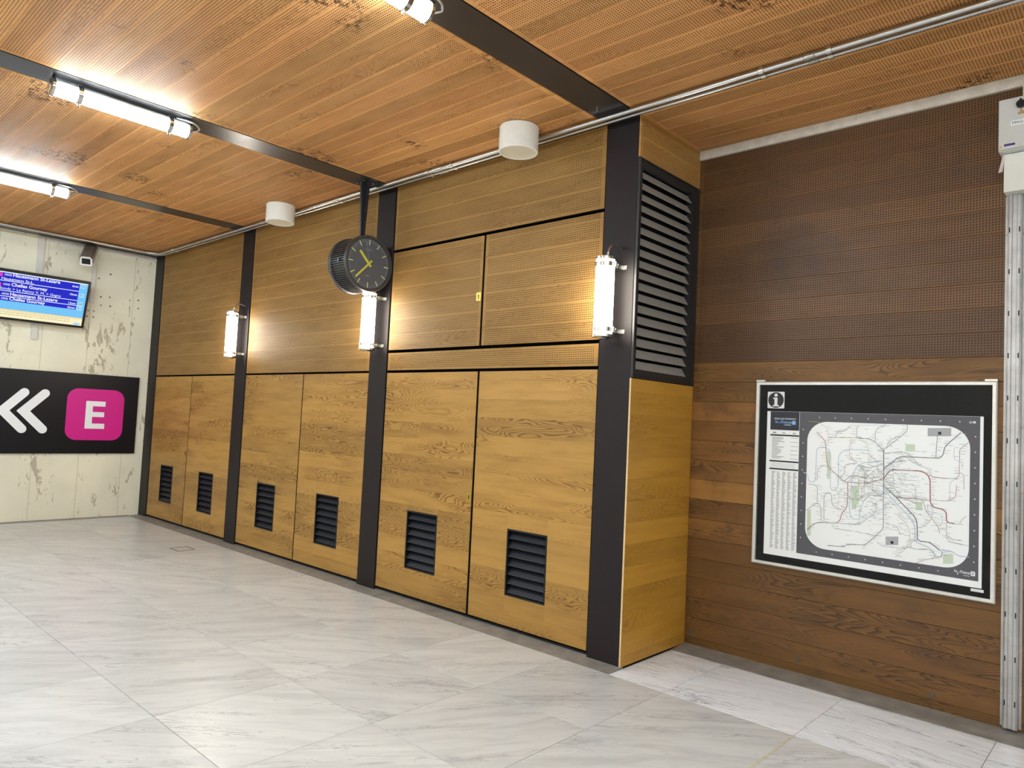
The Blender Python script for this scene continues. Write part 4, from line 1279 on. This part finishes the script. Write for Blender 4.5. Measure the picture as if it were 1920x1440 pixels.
# ================================================================== ELECTRICAL BOXES AND CABLE CHANNEL
eb = empty('electrical_box', (1.906, D, 3.166), WALL)
tag(eb, 'pale grey electrical box with black rotary knob high on the niche wall', 'electrical box')
me = box_me(0, 0.34, 0, 0.287, 0.0, 0.155, 'box_grey', 0.004)
obj('cabinet', me, eb)
obj('lid', box_me(0.003, 0.337, 0.004, 0.284, 0.155, 0.172, 'box_grey', 0.003), eb)
kn = obj('knob', lathe_me('knob', [(0.019, 0.0), (0.021, 0.003), (0.021, 0.024), (0.018, 0.028), (0, 0.028)], 'black_plastic', 28), eb, (0.105, 0.235, 0.172))
plate('pointer', rect(-0.004, 0.004, 0.012, 0.027), 0.004, 0.027, 'black_plastic', kn)
plate('label', rect(0.058, 0.20, 0.128, 0.155), 0.172, 0.1726, 'sign_white', eb)
text('lettering', 'MAG-CM-H', 0.064, 0.135, 0.021, 0.1732, 'ink', eb, fit=0.11)
wt = plate('warning_sticker', [(0.089, 0.186), (0.121, 0.186), (0.105, 0.211)], 0.172, 0.1725, 'ink', eb)
plate('warning_face', [(0.093, 0.188), (0.117, 0.188), (0.105, 0.207)], 0.1725, 0.1729, 'warn_yellow', wt)
plate('bolt_mark', [(0.1045, 0.190), (0.107, 0.196), (0.1035, 0.197), (0.106, 0.203), (0.1025, 0.196), (0.1058, 0.1955)], 0.1729, 0.1732, 'ink', wt)
plate('maker_plate', rect(0.026, 0.082, 0.016, 0.034), 0.172, 0.1726, 'sign_white', eb)
plate('maker_field', rect(0.028, 0.080, 0.018, 0.032), 0.1726, 0.173, 'label_purple', eb)
plate('danger_tag', [(0.004, 0.014), (0.020, 0.014), (0.012, 0.026)], 0.172, 0.1724, 'warn_yellow', eb)

eb2 = empty('cover_box', (1.9245, D, 2.951), WALL)
tag(eb2, 'plain off-white cover box under the electrical box with the knob', 'electrical box')
obj('cover', box_me(0, 0.30, 0, 0.212, 0.0, 0.10, 'box_light', 0.003), eb2)
obj('seam_strip', box_me(0.0, 0.30, 0.204, 0.212, 0.10, 0.104, 'box_light', 0.001), eb2)
tg = plate('paper_tag', [(0, 0), (0.020, 0.002), (0.032, 0.098), (0.022, 0.1)], -0.0006, 0.0006, 'tag', None, (1.899, D - 0.10, 3.066), WALL)
tag(tg, 'narrow pinkish paper tag hanging below the electrical box', 'tag')

ch = empty('cable_channel', (1.936, D, 0.03), WALL)
tag(ch, 'galvanised vertical cable channel from the floor to the cover box', 'cable channel')
CHH = 2.92
# hat-section channel
prof = [(-0.014, 0.0), (0.0, 0.0), (0.002, 0.030), (0.010, 0.036), (0.020, 0.036), (0.024, 0.032), (0.044, 0.032), (0.048, 0.036), (0.058, 0.036), (0.066, 0.030), (0.068, 0.0), (0.082, 0.0),
        (0.082, 0.002), (0.070, 0.002), (0.068, 0.032), (0.059, 0.0385), (0.047, 0.0385), (0.043, 0.0345), (0.025, 0.0345), (0.021, 0.0385), (0.009, 0.0385), (0.0, 0.032), (-0.002, 0.002), (-0.014, 0.002)]
plate('channel', [(x, -z) for x, z in prof], 0.0, CHH, 'galv_dull', ch, (0, 0, 0), (rad(-90), 0, 0))
for k in range(8):
    z = 0.18 + k * 0.36
    for x in (-0.006, 0.075):
        obj('screw', lathe_me('screw', [(0, 0.006), (0.003, 0.006), (0.006, 0.004), (0.0065, 0.002)], 'zinc', 10), ch, (x, z, 0.0))
for k in range(12):
    z = 0.12 + k * 0.235
    for x in (0.010, 0.056):
        plate('slot', rrect(x - 0.003, x + 0.003, z, z + 0.03, 0.0029, 3), 0.036, 0.0392, 'ink', ch)
bt = plate('box_riser', rect(0.0, 0.026, 0.0, 0.115), 0.0, 0.03, 'white_trim', None, (2.000, D, 3.451), WALL)
tag(bt, 'short white cable cover rising from the electrical box to the pale strip', 'cable cover')
cb = tube('black_cable', [(0, 0, 0), (0.0, 0.01, 0.05), (0.01, 0.03, 0.10), (0.01, 0.03, 0.13)], 0.014, 'black_plastic', None)
cb.location = (2.06, D - 0.06, 3.448)
tag(cb, 'thick black cable above the electrical box', 'cable')
